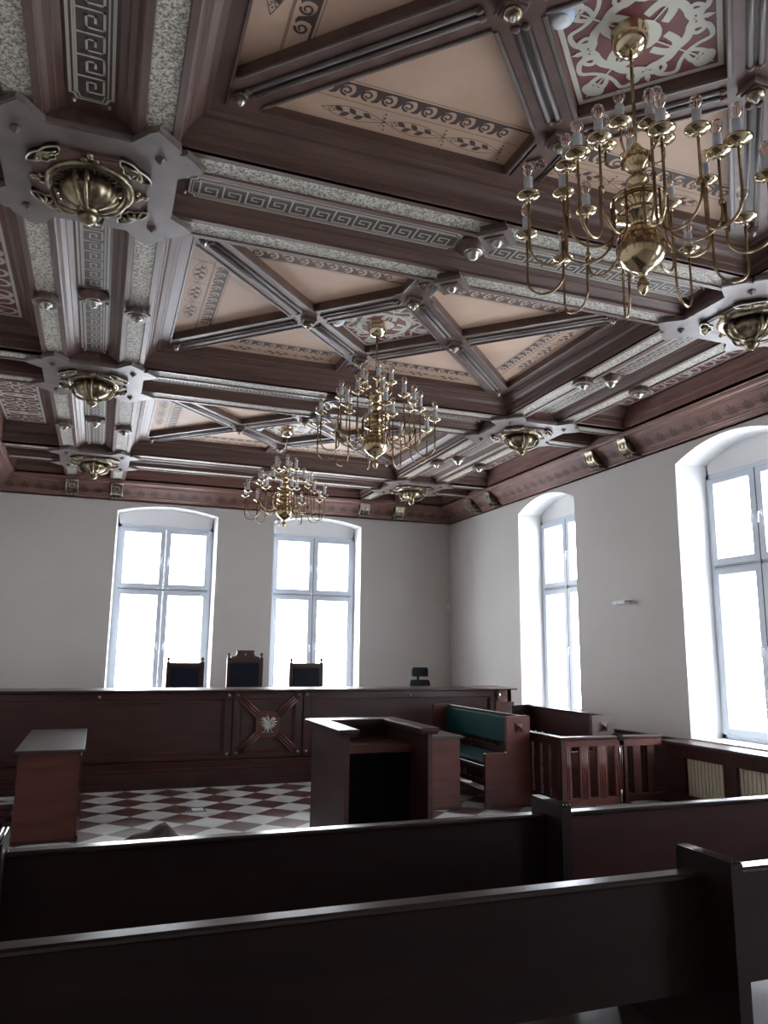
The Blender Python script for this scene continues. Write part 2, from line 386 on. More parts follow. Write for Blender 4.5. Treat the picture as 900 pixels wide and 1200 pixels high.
def meander(parent, P, s0, s1):
    """Greek key board with a gap for the round boss in the middle"""
    mid = (s0+s1)/2; b = MB(); hw = .108; th = .012
    for (a, c) in ((s0, mid-.11), (mid+.11, s1)):
        # board with notched corners
        q = .035
        pts = [(-hw, a+q), (-hw+q*.6, a+q), (-hw+q, a), (hw-q, a), (hw-q*.6, a+q), (hw, a+q), (hw, c-q), (hw-q*.6, c-q), (hw-q, c), (-hw+q, c), (-hw+q*.6, c-q), (-hw, c-q)]
        zt, zb = .093, .093-th
        n = len(pts)
        b.add([P(x, y, zb) for x, y in pts]+[P(x, y, zt) for x, y in pts], [tuple(range(n))]+[(i, (i+1) % n, n+(i+1) % n, n+i) for i in range(n)], 'key_light')
        zz = zb-.0012
        i2 = [(x*.86 if abs(x) > .01 else x, y+(.011 if y < (a+c)/2 else -.011)) for x, y in pts]
        b.poly([P(x, y, zz) for x, y in i2], 'key_dark')
        i3 = [(x*.76, y+(.018 if y < (a+c)/2 else -.018)) for x, y in pts]
        b.poly([P(x, y, zz-.0008) for x, y in i3], 'key_light')
        i4 = [(x*.68, y+(.024 if y < (a+c)/2 else -.024)) for x, y in pts]
        b.poly([P(x, y, zz-.0016) for x, y in i4], 'key_dark')
        u = .0185; L_ = c-a-.10; per = 8*u*.92; nn = max(1, int(round(L_/per))); per = L_/nn; us = per/8; vs_ = .142/7.4
        for k in range(nn):
            st = a+.05+k*per
            path = [(0, 0), (0, 6), (6, 6), (6, 2), (2, 2), (2, 4), (4, 4)]
            path = [(-.071+(v+.7)*vs_, st+(uu_+.7)*us) for uu_, v in path]
            wk = u*.60
            for (p, r) in zip(path[:-1], path[1:]):
                x0, x1 = sorted((p[0], r[0])); y0, y1 = sorted((p[1], r[1]))
                b.poly([P(x0-wk/2, y0-wk/2, zz-.003), P(x1+wk/2, y0-wk/2, zz-.003), P(x1+wk/2, y1+wk/2, zz-.003), P(x0-wk/2, y1+wk/2, zz-.003)], 'key_light')
        b.poly([P(-.071-.001, a+.05, zz-.003), P(-.071+.0085, a+.05, zz-.003), P(-.071+.0085, c-.05, zz-.003), P(-.071-.001, c-.05, zz-.003)], 'key_light')
    b.build('meander_panel', parent)
    s = MB()
    for a in (s0-.02, s1+.02):
        for x in (-.085, .085):
            px = P(x, a, .092); s.lathe([(.001, -.022), (.010, -.016), (.012, -.004), (.012, 0)], 'silver', px, 10)
    s.build('stud', parent)

def ring_prof(x0, x1, y0, y1, prof, mat, b):
    b.rings([(x0+s, x1-s, y0+s, y1-s, Z0+z) for s, z in prof], mat)

def wave_band(b, o, d, n, L0, L1, h0, h1, poly, tf, zz, period=.115):
    """running-dog band: origin o, direction d, inward normal n, between distances h0..h1 from the edge, clipped to poly"""
    def W(s, h): return (o[0]+d[0]*s+n[0]*h, o[1]+d[1]*s+n[1]*h)
    q = list(poly)
    q = clip(q, -n[0], -n[1], -(o[0]*n[0]+o[1]*n[1]+h0)); q = clip(q, n[0], n[1], (o[0]*n[0]+o[1]*n[1]+h1))
    if len(q) < 3: return
    H = h1-h0; s = L0
    inner = clip(list(q), -n[0], -n[1], -(o[0]*n[0]+o[1]*n[1]+h0+H*.86))
    if len(inner) > 2: b.poly([tf(x, y, zz) for x, y in inner], 'stencil')
    while s < L1:
        fang = [(0, .87), (.22, .86), (.45, .72), (.60, .45), (.72, .12), (.92, .04), (1.10, .10), (1.02, .14), (.92, .24), (.86, .45), (.90, .70), (1.0, .87)]
        fp = [W(s+x*period, h0+y*H) for x, y in fang]
        if all(inside(q, x, y, 0) for x, y in fp):
            b.poly([tf(x, y, zz) for x, y in fp], 'stencil')
        pts = []
        for i in range(17):
            t = i/16; a = -PI*.55+t*2*PI*1.25; r = H*.33*(1-.70*t)
            pts.append((s+period*(1.27)+r*math.cos(a), h0+H*.43+r*math.sin(a)))
        w2 = [W(*p) for p in pts]
        if all(inside(q, x, y, .004) for x, y in w2): b.stroke(w2, lambda t: H*(.15-.05*t), 'stencil', tf, zz)
        s += period
def leaf(b, x, y, ang, ln, wd, tf, zz, mat='stencil'):
    c, s = math.cos(ang), math.sin(ang)
    pts = [(0, 0), (.3, .42), (.62, .5), (1, 0), (.62, -.5), (.3, -.42)]
    b.poly([tf(x+(u*ln)*c-(v*wd)*s, y+(u*ln)*s+(v*wd)*c, zz) for u, v in pts], mat)
def vine_band(b, o, d, n, L0, L1, h0, h1, poly, tf, zz, medal=False, period=.36):
    def W(s, h): return (o[0]+d[0]*s+n[0]*h, o[1]+d[1]*s+n[1]*h)
    H = h1-h0; hc = (h0+h1)/2; ang0 = math.atan2(d[1], d[0]); flip = 1 if (d[0]*n[1]-d[1]*n[0]) > 0 else -1
    s = L0
    if medal: period = H*1.02
    while s < L1:
        ctr = W(s+period/2, hc)
        if inside(poly, *ctr, H*.5):
            if medal:
                R = H*.42
                b.stroke([(ctr[0]+R*math.cos(t*PI/10), ctr[1]+R*math.sin(t*PI/10)) for t in range(20)], .004, 'stencil', tf, zz, True)
                for k in range(6): leaf(b, ctr[0]+.2*R*math.cos(.4+k*PI/3), ctr[1]+.2*R*math.sin(.4+k*PI/3), ang0+.65+k*PI/3, R*.62, R*.34, tf, zz)
                for sg in (-1, 1):
                    p = W(s, hc+sg*H*.30); b.poly([tf(p[0]+.009*math.cos(t*PI/3), p[1]+.009*math.sin(t*PI/3), zz) for t in range(6)], 'stencil')
                    leaf(b, *W(s, hc), ang0+sg*PI/2, H*.42, .012, tf, zz)
            else:
                for sg in (-1, 1):
                    pts = [W(s+period*t/16, hc+sg*H*.34*math.sin(PI*t/16)) for t in range(17)]
                    b.stroke(pts, .004, 'stencil', tf, zz)
                for q_, dq in ((.22, .5), (.34, -.6), (.46, .7), (.56, -.6), (.66, .5)):
                    leaf(b, *W(s+period*q_, hc), ang0+flip*dq, H*.42, H*.22, tf, zz)
                b.stroke([W(s+period*.1, hc), W(s+period*.8, hc)], .004, 'stencil', tf, zz)
                for t in range(5):
                    p = W(s+period*.84+.014*math.cos(t*1.257), hc+.014*math.sin(t*1.257))
                    b.poly([tf(p[0]+.0055*math.cos(j*PI/3), p[1]+.0055*math.sin(j*PI/3), zz) for j in range(6)], 'stencil')
                for t in range(-2, 3):
                    p = W(s+.006*t, hc+.030*t)
                    b.poly([tf(p[0]+.007*math.cos(j*PI/3), p[1]+.007*math.sin(j*PI/3), zz) for j in range(6)], 'stencil')
                    if t: b.stroke([W(s, hc), W(s+.02, hc+.022*t)], .003, 'stencil', tf, zz)
        s += period

def fleur(b, x, y, ang, L_, tf, zz):
    for da, k, wd in ((0, 1, .34), (.75, .72, .28), (-.75, .72, .28), (2.2, .38, .2), (-2.2, .38, .2)):
        leaf(b, x, y, ang+da, L_*k, L_*wd, tf, zz, 'white_sten')

def arabesque_square(b, h, tf, zz):
    """white strapwork on a square panel of half-size h; tf takes local square axes"""
    q = .94*h; m_ = 'white_sten'
    b.stroke([(-q, -q), (q, -q), (q, q), (-q, q)], .05*h, m_, tf, zz)if 0 else None
    for a in range(4):
        c, s = math.cos(a*PI/2), math.sin(a*PI/2)
        R = lambda x, y: (h*(x*c-y*s), h*(x*s+y*c))
        b.poly([tf(*R(-.97, -.97), zz), tf(*R(.97, -.97), zz), tf(*R(.90, -.90), zz), tf(*R(-.90, -.90), zz)], m_)
        for mir in (1, -1):
            def K(x, y): return R(*((x, y) if mir > 0 else (y, x)))
            main = cr2([(.10, .30), (.30, .42), (.52, .30), (.62, .12), (.80, .16), (.84, .36), (.66, .44), (.52, .56), (.60, .74), (.78, .80), (.84, .66), (.72, .60)], 5)
            b.stroke([K(x, y) for x, y in main], lambda t: h*((.105+.03*math.sin(t*9))*(1-.5*t)), m_, tf, zz-.0004*(mir > 0))
            b.stroke([K(x, y) for x, y in cr2([(.0, .62), (.14, .56), (.24, .66), (.18, .76), (.10, .70)], 4)], h*.06, m_, tf, zz-.0016)
        fleur(b, *R(0, .66), PI/2+a*PI/2, .24*h, tf, zz-.0008)
        fleur(b, *R(.68, .68), PI/4+a*PI/2, .24*h, tf, zz-.0012)
        b.stroke([R(.12, .12), R(.66, .66)], h*.025, m_, tf, zz-.002)
    b.poly([tf(.26*h*math.cos(t*PI/8), .26*h*math.sin(t*PI/8), zz-.0024) for t in range(16)], m_)

def arabesque_strip(b, hx, hy, tf, zz):
    """white strapwork on long rectangular panel, half sizes hx, hy (long along v)"""
    m_ = 'white_sten'; e = .03; f_ = .055
    for x0, x1, y0, y1 in ((-hx+e, hx-e, -hy+e, -hy+f_), (-hx+e, hx-e, hy-f_, hy-e), (-hx+e, -hx+f_, -hy+f_, hy-f_), (hx-f_, hx-e, -hy+f_, hy-f_)):
        b.poly([tf(x0, y0, zz), tf(x1, y0, zz), tf(x1, y1, zz), tf(x0, y1, zz)], m_)
    n = max(1, int(round(2*hy/(3.1*hx)))); P_ = (2*hy-.12)/n
    for k in range(n):
        cy = -hy+.06+P_*(k+.5); S = hx-.06; T = P_/2
        for sx in (1, -1):
            for sy in (1, -1):
                G = lambda x, y: (sx*x*S, cy+sy*y*T)
                p = cr2([(.0, .12), (.35, .10), (.80, .05), (.93, .20), (.75, .34), (.45, .36), (.32, .48), (.50, .60), (.85, .62), (.95, .78), (.70, .92), (.40, .90), (.36, .78), (.55, .76)], 4)
                b.stroke([G(x, y) for x, y in p], lambda t: S*((.15+.05*math.sin(t*11))*(1-.45*t)), m_, tf, zz-.0004*(1+sx)-.0003*(1+sy))
                p = cr2([(.0, .98), (.22, .90), (.18, .72), (.0, .62)], 4)
                b.stroke([G(x, y) for x, y in p], S*.12, m_, tf, zz-.002)
        b.poly([tf(.26*S*math.cos(t*PI/4), cy+.16*T*math.sin(t*PI/4), zz-.0024) for t in range(8)], m_)
        for e_ in (.42, -.42):
            b.poly([tf(.2*S*math.cos(t*PI/2), cy+e_*T+.12*T*math.sin(t*PI/2), zz-.0026) for t in range(4)], m_)

def acorn(b, c, r, mat='silver', n=14):
    b.lathe([(r*1.0, 0), (r*1.15, -.25*r), (r*.95, -.5*r), (r*1.02, -.8*r), (r*.8, -1.3*r), (r*.35, -1.75*r), (r*.05, -2.0*r)], mat, c, n, ribs=8, ribd=-.10)

def node_boss(b, x, y, z, r, rot=PI/4):
    """stepped square block with a ribbed brass acorn"""
    def sq(h, zz0, zz1, mat):
        pts = [(x+h*math.sqrt(2)*math.cos(rot+PI/4+k*PI/2), y+h*math.sqrt(2)*math.sin(rot+PI/4+k*PI/2)) for k in range(4)]
        b.prism(pts, zz0, zz1, mat)
    sq(r, z-.02, z, 'ceil'); sq(r*1.1, z-.035, z-.02, 'plate'); sq(r*.85, z-.05, z-.035, 'ceil')
    b.lathe([(r*.75, 0), (r*.8, -.01), (r*.62, -.02)], 'bronze', (x, y, z-.05), 16)
    acorn(b, (x, y, z-.058), r*.40)

D_ = .69; BW = .125; PX, PY = 1.755, 1.09; ZF, ZP = .185, .235
def coffer(yc, detail=True):
    x0, x1 = XL+RO, XR-RO; y0, y1 = yc-1.742+RO, yc+1.742-RO
    b = MB()
    prof = [(0, .0), (0, .018), (.010, .024), (.014, .066), (.026, .070), (.034, .108), (.046, .112), (.062, .132), (.092, .148), (.100, .152), (.104, .170), (.130, .176), (.134, ZF)]
    # side walls, each pair with its own grain
    rects = [(x0+s, x1-s, y0+s, y1-s, Z0+z) for s, z in prof]
    px0, px1, py0, py1 = XC-PX, XC+PX, yc-PY, yc+PY
    rects += [(px0, px1, py0, py1, Z0+ZF), (px0, px1, py0, py1, Z0+ZP+.01)]
    for i in range(len(rects)-1):
        a, c = rects[i], rects[i+1]
        A = [(a[0], a[2], a[4]), (a[1], a[2], a[4]), (a[1], a[3], a[4]), (a[0], a[3], a[4])]
        B_ = [(c[0], c[2], c[4]), (c[1], c[2], c[4]), (c[1], c[3], c[4]), (c[0], c[3], c[4])]
        for j in range(4):
            b.poly([A[j], A[(j+1) % 4], B_[(j+1) % 4], B_[j]], 'ceil_x' if j % 2 == 0 else 'ceil_y')
    # dark line moulding round the frame
    for s in (.0,):
        e = .02
        b.rings([(px0-e, px1+e, py0-e, py1+e, Z0+ZF-.001), (px0-e+.004, px1+e-.004, py0-e+.004, py1+e-.004, Z0+ZF-.010), (px0-.002, px1+.002, py0-.002, py1+.002, Z0+ZF-.010), (px0, px1, py0, py1, Z0+ZF+.03)], 'ceil')
    cof = b.build('coffer', ceiling)
    rect = [(-PX, -PY), (PX, -PY), (PX, PY), (-PX, PY)]
    r2 = math.sqrt(2)
    T = lambda u, v, w: (XC+u, yc+v, Z0+w)
    # ---- panels between the battens
    h = BW*r2
    regions = {
        'left': [(1, 1, -D_-h), (1, -1, -D_-h)], 'right': [(-1, -1, -D_-h), (-1, 1, -D_-h)],
        'nl': [(-1, 1, D_-h), (1, 1, -D_-h), (1, -1, D_-h)], }
    def region(cons):
        q = list(rect)
        for a, c_, d in cons: q = clip(q, a, c_, d)
        return q
    # lines: |u|+|v| = D_ (inner), u-v=+-D_, u+v=+-D_
    panels = []
    panels.append(('left', region([(1, 1, -D_-h), (1, -1, -D_-h)]), (-PX, 0)))
    panels.append(('right', region([(-1, -1, -D_-h), (-1, 1, -D_-h)]), (PX, 0)))
    for sx in (-1, 1):
        for sy in (-1, 1):
            # bounded by: corner batten, central batten L-?, carved wedge
            # near (sy=-1), left (sx=-1): u - v >= -(D-h) ; u+v <= -(D+h) ; u - v <= D-h
            q = list(rect)
            q = clip(q, sx, -sy, D_-h)          # sx*u - sy*v <= D-h
            q = clip(q, -sx, -sy, -(D_+h))      # sx*u+sy*v >= D+h
            q = clip(q, -sx, 0, -.122)
            panels.append(('long', q, (sx, sy)))
    for kind, q, info in panels:
        if len(q) < 3: continue
        pb = MB(); pb.poly([T(u, v, ZP) for u, v in q], 'beige')
        zz = ZP-.0015
        if detail:
            if kind != 'long':
                sx = info[0]/PX
                o, d, n = ((-PX*-sx*-1, -PY), (0, 1), (-sx, 0))
                o = (sx*PX, -PY)
                vine_band(pb, o, d, n, .16, 2.1, .02, .17, q, T, zz)
                for hh in (.182, .190, .318): pb.stroke([c for c in seg_in(q, o, d, n, hh)], .0035, 'stencil', T, zz)
                wave_band(pb, o, d, n, .1, 2.1, .205, .305, q, T, zz)
            else:
                sx, sy = info
                o = (0, sy*PY); d = (-1 if sx < 0 else 1, 0); n = (0, -sy)
                vine_band(pb, o, d, n, .20, 1.8, .02, .165, q, T, zz)
                for hh in (.183, .327): pb.stroke(seg_in(q, o, d, n, hh), .0035, 'stencil', T, zz)
                wave_band(pb, o, d, n, .12, 1.85, .205, .312, q, T, zz)
        pb.build('stencilled_panel', cof)
    # ---- red centre
    hs = D_/r2-BW
    TR = lambda u, v, w: (XC+(u-v)/r2, yc+(u+v)/r2, Z0+w)
    rb = MB(); rb.poly([TR(*p, ZP) for p in ((-hs-.01, -hs-.01), (hs+.01, -hs-.01), (hs+.01, hs+.01), (-hs-.01, hs+.01))], 'red')
    if detail: arabesque_square(rb, hs, TR, ZP-.0015)
    rb.build('red_panel', cof)
    # ---- battens: four long boards at 45 degrees, clipped to the panel rectangle
    for fam in (1, -1):
        for sg in (1, -1):
            # centre line: u - fam*v = sg*D_
            dz = 0 if fam > 0 else .0012
            c0 = sg*D_
            q = clip(clip(list(rect), 1, -fam, c0+h), -1, fam, -(c0-h)); q = clip(clip(q, -sg, 0, .10), 0, -fam*sg, D_+.14)
            bb = MB(); bb.prism(q, ZF-.012+dz, ZP+.01, 'ceil', T)
            bb.v = bb.v  # board
            # local frame along the batten
            ex, ey = 1/r2, fam/r2; nx, ny = 1/r2, -fam/r2
            cx, cy = c0/2, -fam*c0/2
            Q = lambda s, a, w: T(cx+ex*s+nx*a, cy+ey*s+ny*a, w)
            # nodes along s: crossings with the other family at u+fam*v = +-D_ -> s = +-D_/r2
            s1_ = D_/r2; ends = []
            # extent where board centre line is inside rect
            def lim(dirn):
                s = 0
                while abs(cx+ex*s) < PX-.01 and abs(cy+ey*s) < PY-.01: s += dirn*.01
                return s
            smin, smax = lim(-1), lim(1)
            # the board runs from its corner through the side node to the middle node only
            cs = 1 if sg*(cx+ex*smax) > sg*(cx+ex*smin) else -1
            spans = [(smin+.12, -s1_-BW-.02), (-s1_+BW+.02, s1_-BW-.02), (s1_+BW+.02, smax-.12)]
            zb = ZF-.012+dz
            keep = lambda a_, c_: sg*(cx+ex*(a_+c_)/2) > 0
            spans = [x for x in spans if keep(*x)]
            for a_, c_ in ((smin+.12, -s1_-BW), (-s1_+BW, s1_-BW), (s1_+BW, smax-.12)):
                if not keep(a_, c_): continue
                if c_-a_ < .1: continue
                for off in (-BW+.012, BW-.012):
                    pts = [(off-.008, zb), (off-.006, zb-.010), (off+.006, zb-.010), (off+.008, zb)]
                    for (p0, z0), (p1, z1) in zip(pts[:-1], pts[1:]): bb.poly([Q(a_, p0, z0), Q(c_, p0, z0), Q(c_, p1, z1), Q(a_, p1, z1)], 'plate')
                    bb.poly([Q(a_, off*.87-.003, zb-.0006), Q(c_, off*.87-.003, zb-.0006), Q(c_, off*.87+.003, zb-.0006), Q(a_, off*.87+.003, zb-.0006)], 'bead')
            for a_, c_ in spans:
                if c_-a_ < .1: continue
                for off in (-.024, .024):
                    bb.tube([Q(a_, off, zb-.004), Q(c_, off, zb-.004)], .0125, 'plate', 8)
                    for e in (a_, c_): bb.lathe([(.019, 0), (.021, -.008), (.014, -.018), (.004, -.02)], 'ceil', Q(e, off, zb), 10)
                bb.poly([Q(a_, -.012, zb-.0006), Q(c_, -.012, zb-.0006), Q(c_, .012, zb-.0006), Q(a_, .012, zb-.0006)], 'bead')
                for off in (-.043, .043): bb.poly([Q(a_, off-.004, zb-.0006), Q(c_, off-.004, zb-.0006), Q(c_, off+.004, zb-.0006), Q(a_, off+.004, zb-.0006)], 'bead')
            bb.build('batten', cof)
    # ---- carved wedge blocks beyond the near and far nodes (trefoil)
    for sy in (-1, 1):
        wb = MB()
        lo_, hi_ = sorted((sy*(D_-.02), sy*PY))
        wb.prism([(-.122, lo_), (.122, lo_), (.122, hi_), (-.122, hi_)], ZF-.0125, ZP+.01, 'ceil', T)
        for t in range(4):
            p = (0+.036*math.cos(t*PI/2), sy*.93+.036*math.sin(t*PI/2))
            wb.lathe([(.026, 0), (.026, -.010), (.018, -.012), (.012, -.004)], 'ceil', T(p[0], p[1], ZF-.0125), 12)
            wb.lathe([(.011, -.002), (.009, -.006)], 'bead', T(p[0], p[1], ZF-.0125), 10)
        for sx in (-1, 1):
            wb.tube([T(sx*.085, sy*(D_+.10), ZF-.0125), T(sx*.085, sy*(PY-.01), ZF-.0125)], .007, 'bead', 6)
            wb.tube([T(sx*.112, sy*(D_+.08), ZF-.0125), T(sx*.112, sy*(PY-.01), ZF-.0125)], .009, 'plate', 6)
        wb.build('carved_wedge', cof)
    # ---- bosses
    for (u, v) in ((-D_, 0), (D_, 0), (0, -D_), (0, D_)):
        nb = MB(); x, y, z = T(u, v, ZF-.012); node_boss(nb, x, y, z, .056, 0); nb.build('batten_boss', cof)
    for sx in (-1, 1):
        for sy in (-1, 1):
            nb = MB(); c = T(sx*(PX-.05), sy*(PY-.09), ZF-.0125)
            nb.lathe([(.034, 0), (.036, -.012), (.026, -.018)], 'ceil', c, 14); acorn(nb, (c[0], c[1], c[2]-.014), .026); nb.build('corner_boss', cof)
    return cof
def seg_in(poly, o, d, n, hh):
    """segment of the line at distance hh from the edge that lies in the polygon"""
    ss = [s*.01 for s in range(-250, 251) if inside(poly, o[0]+d[0]*s*.01+n[0]*hh, o[1]+d[1]*s*.01+n[1]*hh)]
    if not ss: return [(o[0], o[1]), (o[0]+1e-4, o[1])]
    return [(o[0]+d[0]*s+n[0]*hh, o[1]+d[1]*s+n[1]*hh) for s in (ss[0], ss[-1])]

for i in range(4): coffer((YS[i]+YS[i+1])/2, detail=i > 0)

# side bays (narrow coffers with red panels) and the small ones behind the last cross beam
CI = .29      # how far the cornice top edge stands off the wall
def side_bay(x0, x1, y0, y1, wall_sides, panel=True):
    """wall_sides: set of 'x0','x1','y0','y1' that are cornice edges"""
    b = MB()
    def rect(s, z): 
        k = .16
        return (x0+(s*k if 'x0' in wall_sides else s), x1-(s*k if 'x1' in wall_sides else s), y0+(s*k if 'y0' in wall_sides else s), y1-(s*k if 'y1' in wall_sides else s), Z0+z)
    prof = [(0, 0), (0, .03), (.012, .04), (.012, .11), (.03, .12), (.03, .17), (.06, .20), (.10, .225), (.11, .24), (.14, .25), (.15, .27)]
    rs = [rect(s, z) for s, z in prof]
    for i in range(len(rs)-1):
        a, c = rs[i], rs[i+1]
        A = [(a[0], a[2], a[4]), (a[1], a[2], a[4]), (a[1], a[3], a[4]), (a[0], a[3], a[4])]
        B_ = [(c[0], c[2], c[4]), (c[1], c[2], c[4]), (c[1], c[3], c[4]), (c[0], c[3], c[4])]
        for j, nm in enumerate(('y0', 'x1', 'y1', 'x0')):
            b.poly([A[j], A[(j+1) % 4], B_[(j+1) % 4], B_[j]], 'corn' if nm in wall_sides else ('ceil_x' if j % 2 == 0 else 'ceil_y'))
    o = b.build('side_coffer', ceiling)
    x0_, x1_, y0_, y1_, z_ = rs[-1]
    p = MB(); red = panel
    p.poly([(x0_, y0_, z_), (x1_, y0_, z_), (x1_, y1_, z_), (x0_, y1_, z_)], 'red' if red else 'ceil')
    if red:
        hx, hy = (x1_-x0_)/2, (y1_-y0_)/2; cx, cy = (x0_+x1_)/2, (y0_+y1_)/2
        if hy >= hx: arabesque_strip(p, hx, hy, lambda u, v, w: (cx+u, cy+v, z_+w), -.0015)
        else: arabesque_strip(p, hy, hx, lambda u, v, w: (cx+v, cy+u, z_+w), -.0015)
    p.build('red_panel' if red else 'plain_panel', o)
for i in range(4):
    ya, yb = YS[i]+RO, YS[i+1]-RO
    side_bay(WX0+CI, XL-RO, ya, yb, {'x0'}); side_bay(XR+RO, WX1-CI, ya, yb, {'x1'})
side_bay(XL+RO, XR-RO, YS[4]+RO, WY1-CI, {'y1'}, False)
side_bay(WX0+CI, XL-RO, YS[4]+RO, WY1-CI, {'x0', 'y1'}, False); side_bay(XR+RO, WX1-CI, YS[4]+RO, WY1-CI, {'x1', 'y1'}, False)
# rear strip behind the camera: plain
b = MB(); b.box(WX0+CI, WX1-CI, WY0+CI, YS[0]-RO, Z0, Z0+.05, 'ceil_x'); b.build('rear_board', ceiling)

# beams
for X in (XL, XR):
    for i in range(4): beam('y', X, YS[i]+RO+.0, YS[i+1]-RO)
    beam('y', X, YS[4]+RO, WY1-CI+.02, full=False)
for j, Y in enumerate(YS):
    beam('x', Y, XL+RO, XR-RO)
    beam('x', Y, WX0+CI-.02, XL-RO, full=False); beam('x', Y, XR+RO, WX1-CI+.02, full=False)

# cornice round the room
b = MB()
cprof = [(0, ZW-Z0-.02), (.0, ZW-Z0), (.022, ZW-Z0), (.026, -.255), (.050, -.245), (.052, -.235), (.070, -.225), (.074, -.210), (.20, -.085), (.205, -.070), (.215, -.066), (.225, -.052), (.255, -.040), (.270, -.022), (.272, -.012), (.290, -.010), (.290, .035)]
b.rings([(WX0+s, WX1-s, WY0+s, WY1-s, Z0+z) for s, z in cprof], 'corn')
cornice = b.build('trim_1'); tag(cornice, kind='structure')
# painted palmettes on the sloping frieze
b = MB(); sl = math.hypot(.126, .125)
def frieze(tf0, L_):
    n = int(L_/.21)
    for k in range(n):
        s = (k+.5)*L_/n
        T_ = lambda u, v, w: tf0(s+u, v, w)
        for da, ln in ((0, .13), (.55, .11), (-.55, .11), (1.1, .085), (-1.1, .085)):
            leaf(b, 0, .02, PI/2+da, ln, .045, T_, .0015, 'corn_dark')
        for sg in (-1, 1):
            b.stroke([(sg*(.105-.028*math.cos(t*.7)*(1-t*.09)), .05+.028*math.sin(t*.7)*(1-t*.09)) for t in range(9)], .007, 'corn_dark', T_, .0015)
def fr_back(u, v, w):
    t = v/sl; return (WX0+.1+u, WY1-(.074+.126*t)-.71*w, Z0-.210+.125*t-.71*w)
def fr_right(u, v, w):
    t = v/sl; return (WX1-(.074+.126*t)-.71*w, 1.0+u, Z0-.210+.125*t-.71*w)
def fr_left(u, v, w):
    t = v/sl; return (WX0+(.074+.126*t)+.71*w, 1.0+u, Z0-.210+.125*t-.71*w)
frieze(fr_back, WX1-WX0-.2); frieze(fr_right, WY1-1.1); frieze(fr_left, WY1-1.1)
b.build('frieze_stencil', cornice)

